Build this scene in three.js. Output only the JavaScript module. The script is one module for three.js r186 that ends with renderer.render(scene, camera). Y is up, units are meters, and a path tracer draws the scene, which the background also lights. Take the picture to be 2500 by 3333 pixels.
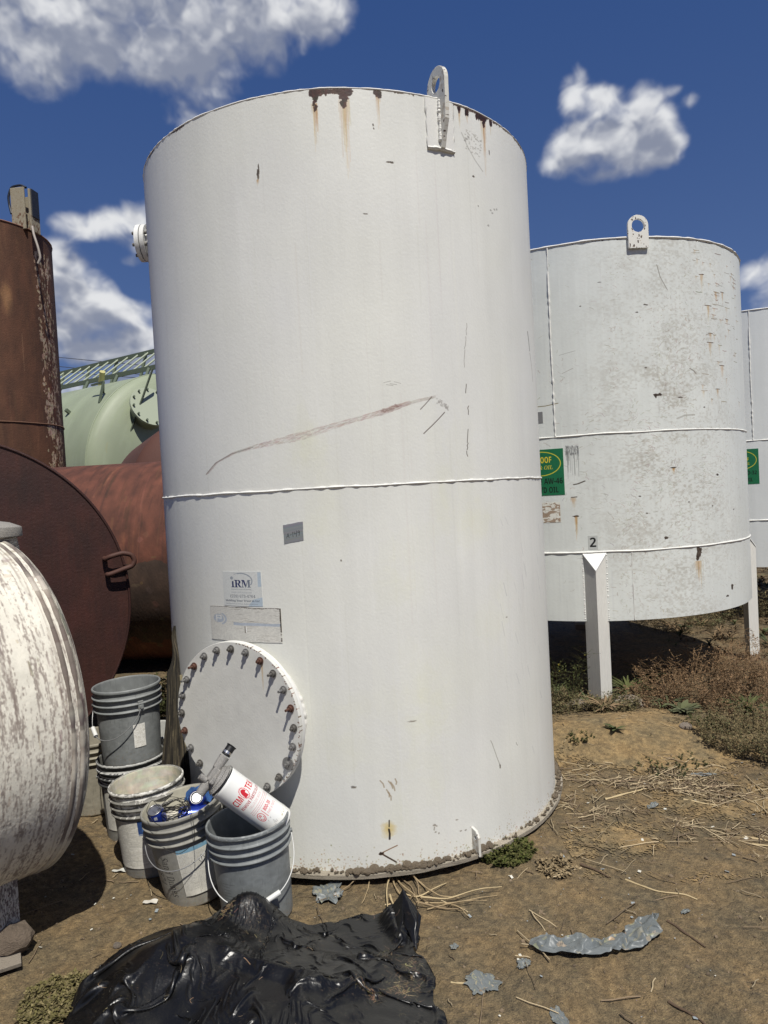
import * as THREE from 'three';
import { mergeGeometries } from 'three/addons/utils/BufferGeometryUtils.js';
import { RoundedBoxGeometry } from 'three/addons/geometries/RoundedBoxGeometry.js';

// ------------------------------------------------------------------ camera
const scene = new THREE.Scene();
const camera = new THREE.PerspectiveCamera(71.6, 768 / 1024, 0.05, 900);
camera.position.set(0, 1.55, 0);
const RAD = Math.PI / 180;
camera.rotation.set(-1.685 * RAD, 0, -3.077 * RAD, 'XYZ');

const renderer = new THREE.WebGLRenderer({ antialias: true });
renderer.toneMapping = THREE.LinearToneMapping;
renderer.toneMappingExposure = 0.98;
renderer.shadowMap.enabled = true;

// ------------------------------------------------------------------ noise
function rng(seed) { let a = seed >>> 0; return () => { a = (a + 0x6D2B79F5) | 0; let t = Math.imul(a ^ (a >>> 15), 1 | a); t = (t + Math.imul(t ^ (t >>> 7), 61 | t)) ^ t; return ((t ^ (t >>> 14)) >>> 0) / 4294967296; }; }
const HT = new Float32Array(65536); { const r = rng(77); for (let i = 0; i < 65536; i++) HT[i] = r(); }
const fl = Math.floor;
function vn(x, y, per = 256) {                                    // value noise, repeats every "per" cells
  const xi = Math.floor(x), yi = Math.floor(y); let fx = x - xi, fy = y - yi, x0, x1, y0, y1;
  fx = fx * fx * (3 - 2 * fx); fy = fy * fy * (3 - 2 * fy);
  if (per === 256) { x0 = xi & 255; x1 = (xi + 1) & 255; y0 = (yi & 255) << 8; y1 = ((yi + 1) & 255) << 8; }
  else { x0 = ((xi % per) + per) % per; x1 = (x0 + 1) % per; y0 = (((yi % per) + per) % per) << 8; y1 = (((yi + 1) % per + per) % per) << 8; }
  const a = HT[y0 + x0], b = HT[y0 + x1], c = HT[y1 + x0], d = HT[y1 + x1];
  return a + (b - a) * fx + (c - a) * fy + (a - b - c + d) * fx * fy;
}
function fbm(x, y, oct = 5, per = 256) { let s = 0, a = 0.5, n = 0; for (let i = 0; i < oct; i++) { s += a * vn(x + i * 17, y + i * 31, per); n += a; a *= 0.5; x *= 2; y *= 2; per = Math.min(256, per * 2); } return s / n; }
function ridge(x, y, oct = 4) { let s = 0, a = 0.5, n = 0; for (let i = 0; i < oct; i++) { s += a * (1 - Math.abs(2 * vn(x + i * 13.7, y + i * 7.3) - 1)); n += a; a *= 0.5; x *= 2; y *= 2; } return s / n; }
const sst = (a, b, x) => { const t = Math.min(1, Math.max(0, (x - a) / (b - a))); return t * t * (3 - 2 * t); };
const lerp = (a, b, t) => a + (b - a) * t;
const clamp = (x, a, b) => Math.min(b, Math.max(a, x));

// ------------------------------------------------------------------ sun and sky
const SUN_AZ = 20 * RAD, SUN_EL = 59 * RAD;                       // azimuth from +z (behind the camera) towards +x
const sun = new THREE.DirectionalLight(new THREE.Color(1, 0.962, 0.885), 4.7);
sun.position.set(Math.sin(SUN_AZ) * Math.cos(SUN_EL) * 30, Math.sin(SUN_EL) * 30, Math.cos(SUN_AZ) * Math.cos(SUN_EL) * 30 - 4);
sun.target.position.set(0, 0, -4); sun.castShadow = true;
Object.assign(sun.shadow.camera, { left: -14, right: 14, top: 14, bottom: -14, near: 1, far: 80 });
sun.shadow.mapSize.set(4096, 4096);
scene.add(sun, sun.target);

const CLOUD_BLOBS = [   // azimuth (degrees, from -z towards +x), elevation, radius in azimuth, radius in elevation, weight
  [-26, 33, 6, 3.4, 1], [-20, 32, 5, 3, 1], [-16, 33.5, 5, 3.4, 1], [-15, 31, 4, 2.6, .9], [-11.5, 32.5, 4.4, 3.4, 1], [-12, 29.6, 2.6, 2.6, .75], [-7.6, 33, 3.6, 2.4, 1], [-6.8, 31.2, 2, 1.6, .8], [-3, 33.8, 3, 2, .95], [-24, 29.4, 3, 2, .8], [-30, 31.5, 6, 4, 1], [-14, 38, 12, 4.5, 1], [-28, 38, 9, 4.5, .9], [-13.5, 27.6, 2, 1.6, .5],
  [16.4, 27.2, 1.4, 1.5, .85], [18.2, 26.4, 1.6, 1.2, .85], [16.5, 23.8, 2.6, 1.7, .95], [18.8, 24, 2.4, 1.8, 1], [21.4, 24.4, 2.1, 2.3, 1], [21, 22.7, 2.4, 1.3, .95], [22.8, 22.6, 1.5, 1.1, .85], [15, 23, 1.6, 1, .7], [18.5, 21.8, 3, .8, .55], [24.5, 25.2, 1, .7, .34], [23.4, 26, .8, .5, .32],
  [-21.4, 20, 2.4, 1, .8], [-19, 20.3, 2.2, 1.3, .9], [-17, 19.6, 2.4, 1.4, .9], [-14, 20, 4, 2, .9], [-18.5, 17.8, 1, .6, .3],
  [-23.4, 17, 2, 1.8, 1], [-22.4, 15.4, 2.6, 2.2, 1], [-21, 14.2, 2.8, 1.5, .95], [-23, 13.4, 2.6, 1.8, 1], [-18.6, 14, 2.2, 1.2, .7], [-18.4, 12.4, 3, 1.2, .9], [-21.6, 11.4, 3.6, 1.3, .95], [-18, 10.8, 3.6, 1.2, .9], [-26, 15, 4, 3, 1], [-20, 9, 6, 1.4, .8],
  [28.6, 13.4, 2, 1.2, .8], [30, 12, 3, 1.6, .9], [29, 10.5, 4, 1.2, .7], [33, 14, 4, 2, .9],
];
{ const r = rng(4242);
  for (let k = 0; k < 34; k++) {                                  // the same scattered cumulus all round the sky
    const az = 50 + r() * 260, el = 8 + r() * r() * 56, s = 1 / Math.cos(el * RAD), big = 0.7 + r() * 0.9;
    for (let j = 0; j < 7; j++) CLOUD_BLOBS.push([((az + (r() - .5) * 9 * s * big + 180) % 360) - 180, el + (r() - .5) * 3.4 * big, (1.4 + r() * 3) * big * s, (1 + r() * 1.6) * big, .7 + r() * .3]);
  } }
function makeSky() {
  const W = 4096, H = 2048, data = new Float32Array(W * H * 4), field = new Float32Array(W * H).fill(-1);
  for (const [az, el, ra, re, w] of CLOUD_BLOBS) {
    const y0 = Math.max(H / 2, fl((el - re * 2.2 + 90) / 180 * H)), y1 = Math.min(H - 1, fl((el + re * 2.2 + 90) / 180 * H));
    for (let y = y0; y <= y1; y++) for (let dx = -fl(ra * 2.2 / 360 * W); dx <= ra * 2.2 / 360 * W; dx++) {
      const cx = az / 360 * W + 0.25 * W, x = ((fl(cx) + dx) % W + W) % W;          // u of azimuth az: -z is u = 0.25
      const a = dx / W * 360 / ra, b = (y / H * 180 - 90 - el) / re, f = w - (a * a + b * b) * 0.9, i = y * W + x;
      const p = field[i]; field[i] = p > -0.9 && f > -0.9 ? Math.max(p, f) + 0.18 * Math.exp(-4 * Math.abs(p - f)) : Math.max(p, f);
    }
  }
  const up = Math.round(1.8 / 180 * H);
  for (let y = 0; y < H; y++) {
    const el = y / H * 180 - 90, t = Math.max(0, Math.sin(el * RAD));
    // measured from the open blue in the photograph: deep blue overhead, paler towards the horizon
    const k = Math.exp(-t * 3.3), r0 = lerp(0.014, 0.15, k), g0 = lerp(0.054, 0.24, k), b0 = lerp(0.2, 0.46, k);
    for (let x = 0; x < W; x++) {
      const i = y * W + x; let r = r0, g = g0, b = b0;
      if (el < 0) { r = 0.12; g = 0.1; b = 0.075; }
      else if (field[i] > -0.95) {
        const px = x / W * 360, py = el, wx = fbm(px * 0.5, py * 0.5, 3) - 0.5, wy = fbm(px * 0.5 + 40, py * 0.5 + 9, 3) - 0.5;
        const n = fbm(px * 0.3 + wx * 1.6, py * 0.5 + wy * 1.6, 6) - 0.5, fine = fbm(px * 1.5 + wx * 1.5, py * 2 + wy * 1.5, 4) - 0.5, d = field[i] + n * 1.7 + fine * 0.34 - 0.12;
        const a = Math.pow(sst(-0.34, 0.8, d), 1.15);
        if (a > 0) {
          const above = field[Math.min(H - 1, y + up) * W + x] + (fbm(px * 0.3 + wx * 1.6, (py + 1.8) * 0.5 + wy * 1.6, 4) - 0.5) * 1.7 - 0.12;
          const lit = clamp(0.82 - 0.66 * sst(-0.3, 1.1, above) + 0.75 * (fbm(px * 0.5 + wx, py * 0.8, 4) - 0.5) + 0.3 * fine, 0, 1), s = sst(0.12, 0.92, lit);
          const cr = lerp(0.25, 0.78, s), cg = lerp(0.28, 0.79, s), cb = lerp(0.37, 0.81, s), aa = a * (0.72 + 0.28 * sst(0.3, 0.9, d));
          r = lerp(r, cr, aa); g = lerp(g, cg, aa); b = lerp(b, cb, aa);
        }
      }
      data[i * 4] = r; data[i * 4 + 1] = g; data[i * 4 + 2] = b; data[i * 4 + 3] = 1;
    }
  }
  const t = new THREE.DataTexture(data, W, H, THREE.RGBAFormat, THREE.FloatType);
  t.mapping = THREE.EquirectangularReflectionMapping; t.magFilter = THREE.LinearFilter; t.needsUpdate = true;
  return t;
}
const skyTexture = makeSky();
scene.background = skyTexture; scene.environment = skyTexture;

// ------------------------------------------------------------------ helpers
const counts = {};
function numbered(name) { counts[name] = (counts[name] || 0) + 1; return counts[name] === 1 ? name : name + '_' + String(counts[name] - 1).padStart(3, '0'); }
function shade(o) { o.castShadow = true; o.receiveShadow = true; return o; }
function part(name, geo, mat, parent, label) { const m = shade(new THREE.Mesh(geo, mat)); m.name = name; if (label) m.userData.label = label; parent.add(m); return m; }
function thing(name, label, category, pos = [0, 0, 0], turn = 0, group) {
  const o = new THREE.Group(); o.name = numbered(name); o.position.set(...pos); o.rotation.y = turn;
  o.userData = { label, category }; if (group) o.userData.group = group; scene.add(o); return o;
}
function single(name, geo, mat, label, category, pos = [0, 0, 0], group) {
  const m = shade(new THREE.Mesh(geo, mat)); m.name = numbered(name); m.position.set(...pos); m.userData = { label, category }; if (group) m.userData.group = group; scene.add(m); return m;
}
const std = (color, roughness = 0.7, extra = {}) => new THREE.MeshStandardMaterial({ color: Array.isArray(color) ? new THREE.Color().setRGB(...color) : color, roughness, ...extra });
const phy = (color, roughness = 0.5, extra = {}) => new THREE.MeshPhysicalMaterial({ color: Array.isArray(color) ? new THREE.Color().setRGB(...color) : color, roughness, ...extra });
function canvasTex(w, h, draw, wrapS = THREE.RepeatWrapping, wrapT = THREE.RepeatWrapping) {
  const c = document.createElement('canvas'); c.width = w; c.height = h; const g = c.getContext('2d'); draw(g, w, h);
  const t = new THREE.CanvasTexture(c); t.colorSpace = THREE.SRGBColorSpace; t.wrapS = wrapS; t.wrapT = wrapT; t.magFilter = THREE.LinearFilter; return t;
}
function grain(g, w, h, fn) {                                     // fn(x, y, rgb) changes the colour of a pixel in place
  const im = g.getImageData(0, 0, w, h), d = im.data, c = [0, 0, 0];
  for (let y = 0, i = 0; y < h; y++) for (let x = 0; x < w; x++, i += 4) { c[0] = d[i]; c[1] = d[i + 1]; c[2] = d[i + 2]; fn(x, y, c); d[i] = c[0]; d[i + 1] = c[1]; d[i + 2] = c[2]; }
  g.putImageData(im, 0, 0);
}
function heightTex(w, h, fn, rx = 1, ry = 1) {                    // grey bump map from fn(x, y) in 0..1
  const d = new Uint8Array(w * h * 4);
  for (let y = 0, i = 0; y < h; y++) for (let x = 0; x < w; x++, i += 4) { const v = clamp(fn(x, y), 0, 1) * 255; d[i] = d[i + 1] = d[i + 2] = v; d[i + 3] = 255; }
  const t = new THREE.DataTexture(d, w, h); t.wrapS = t.wrapT = THREE.RepeatWrapping; t.magFilter = THREE.LinearFilter; t.repeat.set(rx, ry); t.needsUpdate = true; return t;
}
function geoFrom(pos, idx, uv) {
  const g = new THREE.BufferGeometry(); g.setAttribute('position', new THREE.Float32BufferAttribute(pos, 3));
  g.setAttribute('uv', new THREE.Float32BufferAttribute(uv || new Array(pos.length / 3 * 2).fill(0), 2)); g.setIndex(idx); g.computeVertexNormals(); return g;
}
function surf(nu, nv, fn, closeU = false) {                       // grid surface; fn(u, v) -> [x, y, z]; uv = (u, v)
  const p = [], t = [], ix = [];
  for (let j = 0; j <= nv; j++) for (let i = 0; i <= nu; i++) { const q = fn(i / nu, j / nv); p.push(q[0], q[1], q[2]); t.push(q[3] ?? i / nu, q[4] ?? j / nv); }
  for (let j = 0; j < nv; j++) for (let i = 0; i < nu; i++) { const a = j * (nu + 1) + i, b = a + 1, c = a + nu + 1, d = c + 1; ix.push(a, b, d, a, d, c); }
  const g = geoFrom(p, ix, t);
  if (closeU) { const n = g.attributes.normal; for (let j = 0; j <= nv; j++) { const a = j * (nu + 1), b = a + nu, x = n.getX(a) + n.getX(b), y = n.getY(a) + n.getY(b), z = n.getZ(a) + n.getZ(b), l = Math.hypot(x, y, z) || 1; n.setXYZ(a, x / l, y / l, z / l); n.setXYZ(b, x / l, y / l, z / l); } }
  return g;
}
const merge = (list) => mergeGeometries(list.map((g) => { g = g.index ? g.toNonIndexed() : g; for (const k of Object.keys(g.attributes)) if (!['position', 'normal', 'uv'].includes(k)) g.deleteAttribute(k); if (!g.attributes.uv) g.setAttribute('uv', new THREE.Float32BufferAttribute(new Array(g.attributes.position.count * 2).fill(0), 2)); return g; }));
const box = (w, h, d, x = 0, y = 0, z = 0, r = 0) => (r ? new RoundedBoxGeometry(w, h, d, 2, r) : new THREE.BoxGeometry(w, h, d)).translate(x, y, z);
const cylG = (r0, r1, h, seg = 24, open = false) => new THREE.CylinderGeometry(r0, r1, h, seg, 1, open);
function tube(points, r, seg = 40, rs = 6, closed = false) { return new THREE.TubeGeometry(new THREE.CatmullRomCurve3(points.map((p) => new THREE.Vector3(...p)), closed, 'catmullrom', 0.35), seg, r, rs, closed); }
function bar(a, b, w, h) {                                        // rectangular bar between two points
  const A = new THREE.Vector3(...a), B = new THREE.Vector3(...b), L = A.distanceTo(B), g = new THREE.BoxGeometry(w, h, L);
  const m = new THREE.Matrix4().lookAt(A, B, Math.abs(B.clone().sub(A).normalize().y) > 0.95 ? new THREE.Vector3(1, 0, 0) : new THREE.Vector3(0, 1, 0)); m.setPosition(A.add(B).multiplyScalar(0.5)); return g.applyMatrix4(m);
}
function rod(a, b, r, seg = 8) { const A = new THREE.Vector3(...a), B = new THREE.Vector3(...b), g = cylG(r, r, A.distanceTo(B), seg), q = new THREE.Quaternion().setFromUnitVectors(new THREE.Vector3(0, 1, 0), B.clone().sub(A).normalize()); return g.applyQuaternion(q).translate((A.x + B.x) / 2, (A.y + B.y) / 2, (A.z + B.z) / 2); }
// pieces of a vertical cylinder; angle from +z towards +x
const onCyl = (R, th, y) => [R * Math.sin(th), y, R * Math.cos(th)];
function wall(R, y0, y1, seg = 160, rows = 1, half = Math.PI) {   // full shell; u runs 0..1 over -half/2 .. half/2 and mirrors beyond
  return surf(seg, rows, (u, v) => { const th = (u * 2 - 1) * Math.PI, y = lerp(y0, y1, v); return [...onCyl(R, th, y), th / half + 0.5, v]; }, true);
}
function patch(R, t0, t1, y0, y1, thick, seg = 12, edge) {        // curved plate lying on the cylinder; front uv 0..1
  const rows = edge ? 10 : 1, f = surf(seg, rows, (u, v) => { const e = edge ? edge(u, v) : [0, 0]; return [...onCyl(R + thick, lerp(t0, t1, u) + e[0], lerp(y0, y1, v) + e[1]), u, v]; });
  const rim = []; const side = (n, q) => surf(n, 1, (u, v) => { const [a, b] = q(u), e = edge ? edge(a, b) : [0, 0]; return [...onCyl(R + thick * (1 - v) - 0.002 * v, lerp(t0, t1, a) + e[0], lerp(y0, y1, b) + e[1]), a, b]; });
  rim.push(side(seg, (u) => [u, 0]), side(seg, (u) => [1 - u, 1]), side(rows, (u) => [1, u]), side(rows, (u) => [0, 1 - u]));
  for (const s of rim) { const ix = s.index.array; for (let i = 0; i < ix.length; i += 3) { const k = ix[i]; ix[i] = ix[i + 1]; ix[i + 1] = k; } s.computeVertexNormals(); }
  return merge([f, ...rim]);
}
function bead(R, y, r, amp, seed, seg = 420, t0 = -Math.PI, t1 = Math.PI) {         // lumpy weld bead round the shell
  return surf(seg, 6, (u, v) => { const th = lerp(t0, t1, u), k = r * (1 + amp * (vn(u * seg * 0.45, seed) - 0.5) * 2), a = v * Math.PI * 2, w = (vn(u * seg * 0.08, seed + 5) - 0.5) * r * 0.8; return onCyl(R + Math.cos(a) * k, th, y + Math.sin(a) * k + w); });
}
function vbead(R, th, y0, y1, r, amp, seed) { const n = Math.max(8, Math.round((y1 - y0) / 0.012)); return surf(n, 6, (u, v) => { const k = r * (1 + amp * (vn(u * n * 0.5, seed) - 0.5) * 2), a = v * Math.PI * 2; return onCyl(R + Math.cos(a) * k, th - Math.sin(a) * k / R + (vn(u * n * 0.1, seed + 3) - 0.5) * r / R, lerp(y0, y1, u)); }); }
function rock(r, seed, sy = 0.7, det = 2) { const g = new THREE.IcosahedronGeometry(r, det), p = g.attributes.position; for (let i = 0; i < p.count; i++) { const x = p.getX(i), y = p.getY(i), z = p.getZ(i), k = 0.72 + 0.5 * fbm(x / r * 1.3 + seed * 7.1 + 20, (y + z * 1.7) / r * 1.3 + seed * 3.3 + 20, 3); p.setXYZ(i, x * k, y * k * sy, z * k); } g.computeVertexNormals(); return g; }
// ------------------------------------------------------------------ ground
const TANK = { x: -0.152, z: -3.791, R: 0.974, H: 3.13, seam: 1.575 };
function gh(x, z) {                                               // height of the soil
  const far = Math.hypot(x, z + 3), k = sst(30, 9, far);
  let y = (fbm(x * 0.9 + 30, z * 0.9 + 50, 3) - 0.5) * 0.05 + (fbm(x * 4 + 9, z * 4 + 3, 4) - 0.5) * 0.03;
  y += k * ((fbm(x * 15, z * 15, 3) - 0.5) * 0.014 + (vn(x * 55 + 7, z * 55 + 3) - 0.5) * 0.005);
  const d = Math.hypot(x - TANK.x, z - TANK.z), th = Math.atan2(x - TANK.x, z - TANK.z);
  y -= 0.014 * sst(1.35, 1.02, d) * sst(0.35, 0.62, fbm(th * 2.6 + 11, 4.2, 2));    // hollows washed out under the tank's lip
  if (x > 0.7) y += 0.07 * Math.exp(-((x - 1.5) ** 2) / 0.7 - ((z + 4.35) ** 2) / 0.16) + 0.05 * Math.exp(-((x - 1.2) ** 2) / 0.25 - ((z + 4.15) ** 2) / 0.05);
  return y - 0.004;
}
function axis(lo, hi, a, b, step) { const v = []; let x = a, s = step; while (x > lo) { s *= 1.11; x -= s; v.unshift(x); } for (let q = a; q <= b; q += step) v.push(q); x = b; s = step; while (x < hi) { s *= 1.11; x += s; v.push(x); } return v; }
const soilMap = canvasTex(2048, 2048, (g, w, h) => {
  g.fillStyle = 'rgb(129,111,81)'; g.fillRect(0, 0, w, h); const r = rng(5);
  for (let i = 0; i < 9000; i++) {                                // straw chaff and small dry bits trodden into the soil
    const x = r() * w, y = r() * h, a = r() * 6.3, l = 2 + r() * r() * 14; g.strokeStyle = r() < .62 ? `rgba(${186 + r() * 30},${160 + r() * 26},${112 + r() * 24},${.25 + r() * .5})` : `rgba(${44 + r() * 22},${32 + r() * 16},${22 + r() * 12},${.35 + r() * .4})`;
    g.lineWidth = .7 + r() * 1.5; g.beginPath(); g.moveTo(x, y); g.quadraticCurveTo(x + Math.cos(a) * l * .5 + (r() - .5) * 5, y + Math.sin(a) * l * .5 + (r() - .5) * 5, x + Math.cos(a) * l, y + Math.sin(a) * l); g.stroke();
  }
  for (let i = 0; i < 420; i++) { g.fillStyle = `rgba(${128 + r() * 30},${130 + r() * 30},${126 + r() * 30},${.3 + r() * .5})`; g.fillRect(r() * w, r() * h, 1.5 + r() * 4, 1.5 + r() * 3); }
  grain(g, w, h, (x, y, c) => {
    const big = fbm(x / 128, y / 128, 4, 16), mid = fbm(x / 22, y / 22, 4, 93), fine = vn(x / 2.3, y / 2.3, 256), grit = HT[(x * 7919 + y * 104729) & 65535];
    const k = 0.8 + big * 0.22 + (mid - 0.5) * 0.5 + (fine - 0.5) * 0.34 + (grit - 0.5) * 0.2; const w2 = (big - 0.5) * 16;
    c[0] = c[0] * k + w2 * .6; c[1] = c[1] * k; c[2] = c[2] * k - w2 * .5;
  });
});
const soilBump = heightTex(1024, 1024, (x, y) => 0.5 + (fbm(x / 16, y / 16, 5, 64) - 0.5) * 1.0 + (vn(x / 2.6, y / 2.6, 256) - 0.5) * 0.25);
const soilMat = std([0.73, 0.73, 0.73], 0.97, { map: soilMap, bumpMap: soilBump, bumpScale: 0.014 }), sandMat = std([1.08, 1.05, 0.97], 0.97, { map: soilMap, bumpMap: soilBump, bumpScale: 0.01 });
{
  const X = axis(-160, 160, -1.9, 2.3, 0.016), Z = axis(-260, 30, -4.6, -1.75, 0.016), nx = X.length, nz = Z.length, p = [], uv = [], ix = [];
  for (let j = 0; j < nz; j++) for (let i = 0; i < nx; i++) {
    const x = X[i], z = Z[j]; p.push(x, gh(x, z), z); uv.push(x / 1.7 + z * 0.11, z / 1.7 - x * 0.11);
  }
  for (let j = 0; j < nz - 1; j++) for (let i = 0; i < nx - 1; i++) { const a = j * nx + i; ix.push(a, a + nx, a + nx + 1, a, a + nx + 1, a + 1); }
  const g = geoFrom(p, ix, uv);
  const m = shade(new THREE.Mesh(g, soilMat)); m.name = 'ground'; m.userData = { kind: 'structure', label: 'bare brown trodden soil with sandy patches', category: 'ground' }; scene.add(m);
}
{ // pale dry sand blown over the darker trodden soil, in ragged patches
  const st = .011, x0 = .7, z0 = -4.75, nx = 150, nz = 190, blob = (x, z, cx, cz, a, b) => Math.exp(-((x - cx) ** 2) / a - ((z - cz) ** 2) / b), at = new Map(), p = [], uv = [], ix = [];
  const mask = (x, z) => blob(x, z, 1.25, -4.2, .5, .1) + blob(x, z, 1.5, -3.9, .35, .05) * .9 + blob(x, z, 1.7, -3.3, .3, .04) * .8 + blob(x, z, .85, -3.0, .12, .03) * .7 + (fbm(x * 6 + 10, z * 6 + 30, 4) - .5) * 1.3 + (vn(x * 40, z * 40) - .5) * .35 + (HT[(fl(x * 900) * 131 + fl(z * 900) * 977) & 65535] - .5) * .5 > .5;
  const vert = (i, j) => { const k = j * 1000 + i; if (!at.has(k)) { const x = x0 + i * st, z = z0 + j * st; at.set(k, p.length / 3); p.push(x, gh(x, z) + .0045, z); uv.push(x / 1.7 + z * .11, z / 1.7 - x * .11); } return at.get(k); };
  for (let j = 0; j < nz; j++) for (let i = 0; i < nx; i++) for (const h of [0, 1]) { const x = x0 + (i + (h ? .66 : .33)) * st, z = z0 + (j + (h ? .33 : .66)) * st; if (Math.hypot(x - TANK.x, z - TANK.z) < 1.03 || !mask(x, z)) continue; if (h) ix.push(vert(i, j), vert(i + 1, j + 1), vert(i + 1, j)); else ix.push(vert(i, j), vert(i, j + 1), vert(i + 1, j + 1)); }
  const m = shade(new THREE.Mesh(geoFrom(p, ix, uv), sandMat)); m.name = 'loose_sand'; m.userData = { kind: 'stuff', label: 'pale loose sand lying in ragged patches over the brown soil', category: 'sand' }; scene.add(m);
}
// ------------------------------------------------------------------ the tall white tank
const peel = heightTex(512, 512, (x, y) => 0.5 + (fbm(x / 8, y / 8, 3, 64) - 0.5) * 0.9 + (fbm(x / 32, y / 32, 3, 16) - 0.5) * 0.5);
const peelAt = (rx, ry) => { const t = peel.clone(); t.repeat.set(rx, ry); t.needsUpdate = true; return t; };
const M = {
  white: std([0.74, 0.735, 0.7], 0.5, { bumpMap: peelAt(2, 2), bumpScale: 0.0005 }),
  whiteBright: std([0.78, 0.78, 0.75], 0.5),
  weld: std([0.72, 0.71, 0.67], 0.55),
  steel: std([0.17, 0.16, 0.145], 0.55, { metalness: 0.5 }), rustBolt: std([0.1, 0.045, 0.03], 0.85), zinc: std([0.24, 0.235, 0.225], 0.55, { metalness: 0.5 }),
  rustDark: std([0.05, 0.025, 0.016], 0.9), black: std([0.012, 0.012, 0.013], 0.5), dirt: std([0.33, 0.26, 0.18], 0.98, { bumpMap: soilBump, bumpScale: 0.01 }),
};
function strokeNoise(g, pts, width, color, r, jit = 1) { g.strokeStyle = color; g.lineWidth = width; g.lineCap = 'round'; g.beginPath(); pts.forEach(([x, y], i) => { const a = x + (r() - .5) * jit, b = y + (r() - .5) * jit; i ? g.lineTo(a, b) : g.moveTo(a, b); }); g.stroke(); }
function blotch(g, x, y, rx, ry, color, r, n = 14) { g.fillStyle = color; g.beginPath(); for (let i = 0; i <= n; i++) { const a = i / n * 6.283, k = 0.6 + r() * 0.6; const X = x + Math.cos(a) * rx * k, Y = y + Math.sin(a) * ry * k; i ? g.lineTo(X, Y) : g.moveTo(X, Y); } g.fill(); }
function rustStreak(g, x, y0, len, w, r, a = 0.5) {                // stain that has run down the paint, in fine threads
  for (let k = 0; k < 60; k++) { const dx = (r() + r() - 1) * w, l = len * (0.2 + r() * r() * 0.8) * (1 - Math.abs(dx) / w * .6); let px = x + dx, py = y0; g.strokeStyle = `rgba(${150 + r() * 44},${100 + r() * 44},${44 + r() * 36},${a * (0.03 + r() * .06)})`; g.lineWidth = .8 + r() * w * .16; g.beginPath(); g.moveTo(px, py); for (let q = 1; q <= 5; q++) { px += (r() - .5) * 1.6; g.lineTo(px, py + l * q / 5); } g.stroke(); }
}
const mainMap = canvasTex(2048, 2048, (g, w, h) => {
  g.fillStyle = 'rgb(226,226,219)'; g.fillRect(0, 0, w, h); const r = rng(91);
  const X = (t) => (t + 90) / 180 * w, Y = (y) => (1 - y / TANK.H) * h;
  // faint run marks down the paint
  for (let i = 0; i < 260; i++) { const x = r() * w, y = r() * h * .8, l = 60 + r() * 600; g.fillStyle = r() < .5 ? `rgba(168,164,146,${.02 + r() * .05})` : `rgba(244,243,238,${.03 + r() * .06})`; g.fillRect(x, y, 1 + r() * 5, l); }
  // thin yellowed areas
  for (let i = 0; i < 14; i++) { const x = X(-30 + r() * 80), y = Y(.3 + r() * 1.6); for (let k = 0; k < 9; k++) blotch(g, x + (r() - .5) * 130, y + (r() - .5) * 160, 20 + r() * 46, 24 + r() * 70, 'rgba(216,213,192,0.03)', r); }
  // rust along the rim and streaks below it
  const rim = (t, y1, wd, deep) => { rustStreak(g, X(t), Y(y1 + .03), deep, wd * .8, r, 1.5); for (let k = 0; k < 9; k++) blotch(g, X(t) + (r() - .5) * wd * 1.5, Y(3.122) + r() * 9, wd * .5, 10, `rgba(${44 + r() * 20},${28 + r() * 12},${22 + r() * 8},.92)`, r); for (let y = 3.13; y > y1; y -= .004) blotch(g, X(t) + (r() - .5) * wd * .5, Y(y), wd * (.3 + .5 * r()) * (.35 + .65 * (y - y1) / (3.13 - y1)), 5, `rgba(${48 + r() * 24},${30 + r() * 14},${22 + r() * 8},.9)`, r); };
  rim(-1.9, 3.045, 14, 170); rim(4.8, 3.055, 22, 260); rim(12.8, 3.108, 10, 170); rim(43, 3.08, 18, 190); rim(40.8, 3.108, 7, 40); rim(34.5, 3.108, 6, 120); rim(37, 3.108, 8, 70); rim(46, 3.11, 8, 70);
  for (let t = -2; t < 5; t += .5) blotch(g, X(t), Y(3.118), 7, 6 + r() * 5, `rgba(${50 + r() * 20},${30 + r() * 10},24,.85)`, r);
  for (let t = 17; t < 66; t += .35) if (fbm(t * .45, 3, 3) > .5) blotch(g, X(t), Y(3.127), 3 + r() * 3, 2 + r() * 5, 'rgba(66,46,34,.8)', r);
  for (let t = -66; t < -38; t += .4) if (fbm(t * .4 + 50, 8, 3) > .5) blotch(g, X(t), Y(3.126), 3 + r() * 3, 2 + r() * 6, 'rgba(60,42,32,.8)', r);
  // chips
  const chip = (t, y, rx, ry, c = 'rgba(70,60,50,.9)') => { blotch(g, X(t), Y(y), rx, ry, c, r); blotch(g, X(t) + 1, Y(y) + ry * .5, rx * .8, ry * .5, 'rgba(120,108,92,.6)', r); };
  chip(-16.5, 2.83, 4, 15); chip(-16.2, 2.85, 2, 14); rustStreak(g, X(-16.6), Y(2.81), 26, 4, r, 1.2); chip(14.6, 2.847, 10, 2.6); chip(15.3, 2.846, 6, 3); chip(8.4, 2.64, 7, 1.6); chip(38.3, 2.85, 5, 3); chip(11.3, 2.99, 2, 4); chip(11.4, 2.975, 1.6, 3); chip(44.9, 2.98, 2, 8); chip(39.5, 2.73, 1.5, 3);
  for (const [t, y] of [[44.3, 2.73], [46, 2.74], [45, 2.72], [47, 2.745], [43, 2.66], [36, 2.99], [36.6, 3.0], [37.2, 3.01]]) blotch(g, X(t), Y(y), 5, 3, 'rgba(120,116,108,.5)', r);
  chip(-1.7, .352, 9, 3.4, 'rgba(110,106,100,.8)'); chip(42.7, .96, 5, 2, 'rgba(140,136,128,.6)'); chip(13, .6, 16, 2.5, 'rgba(150,146,136,.5)'); chip(-1.7, 1.272, 1.6, 3);
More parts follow.
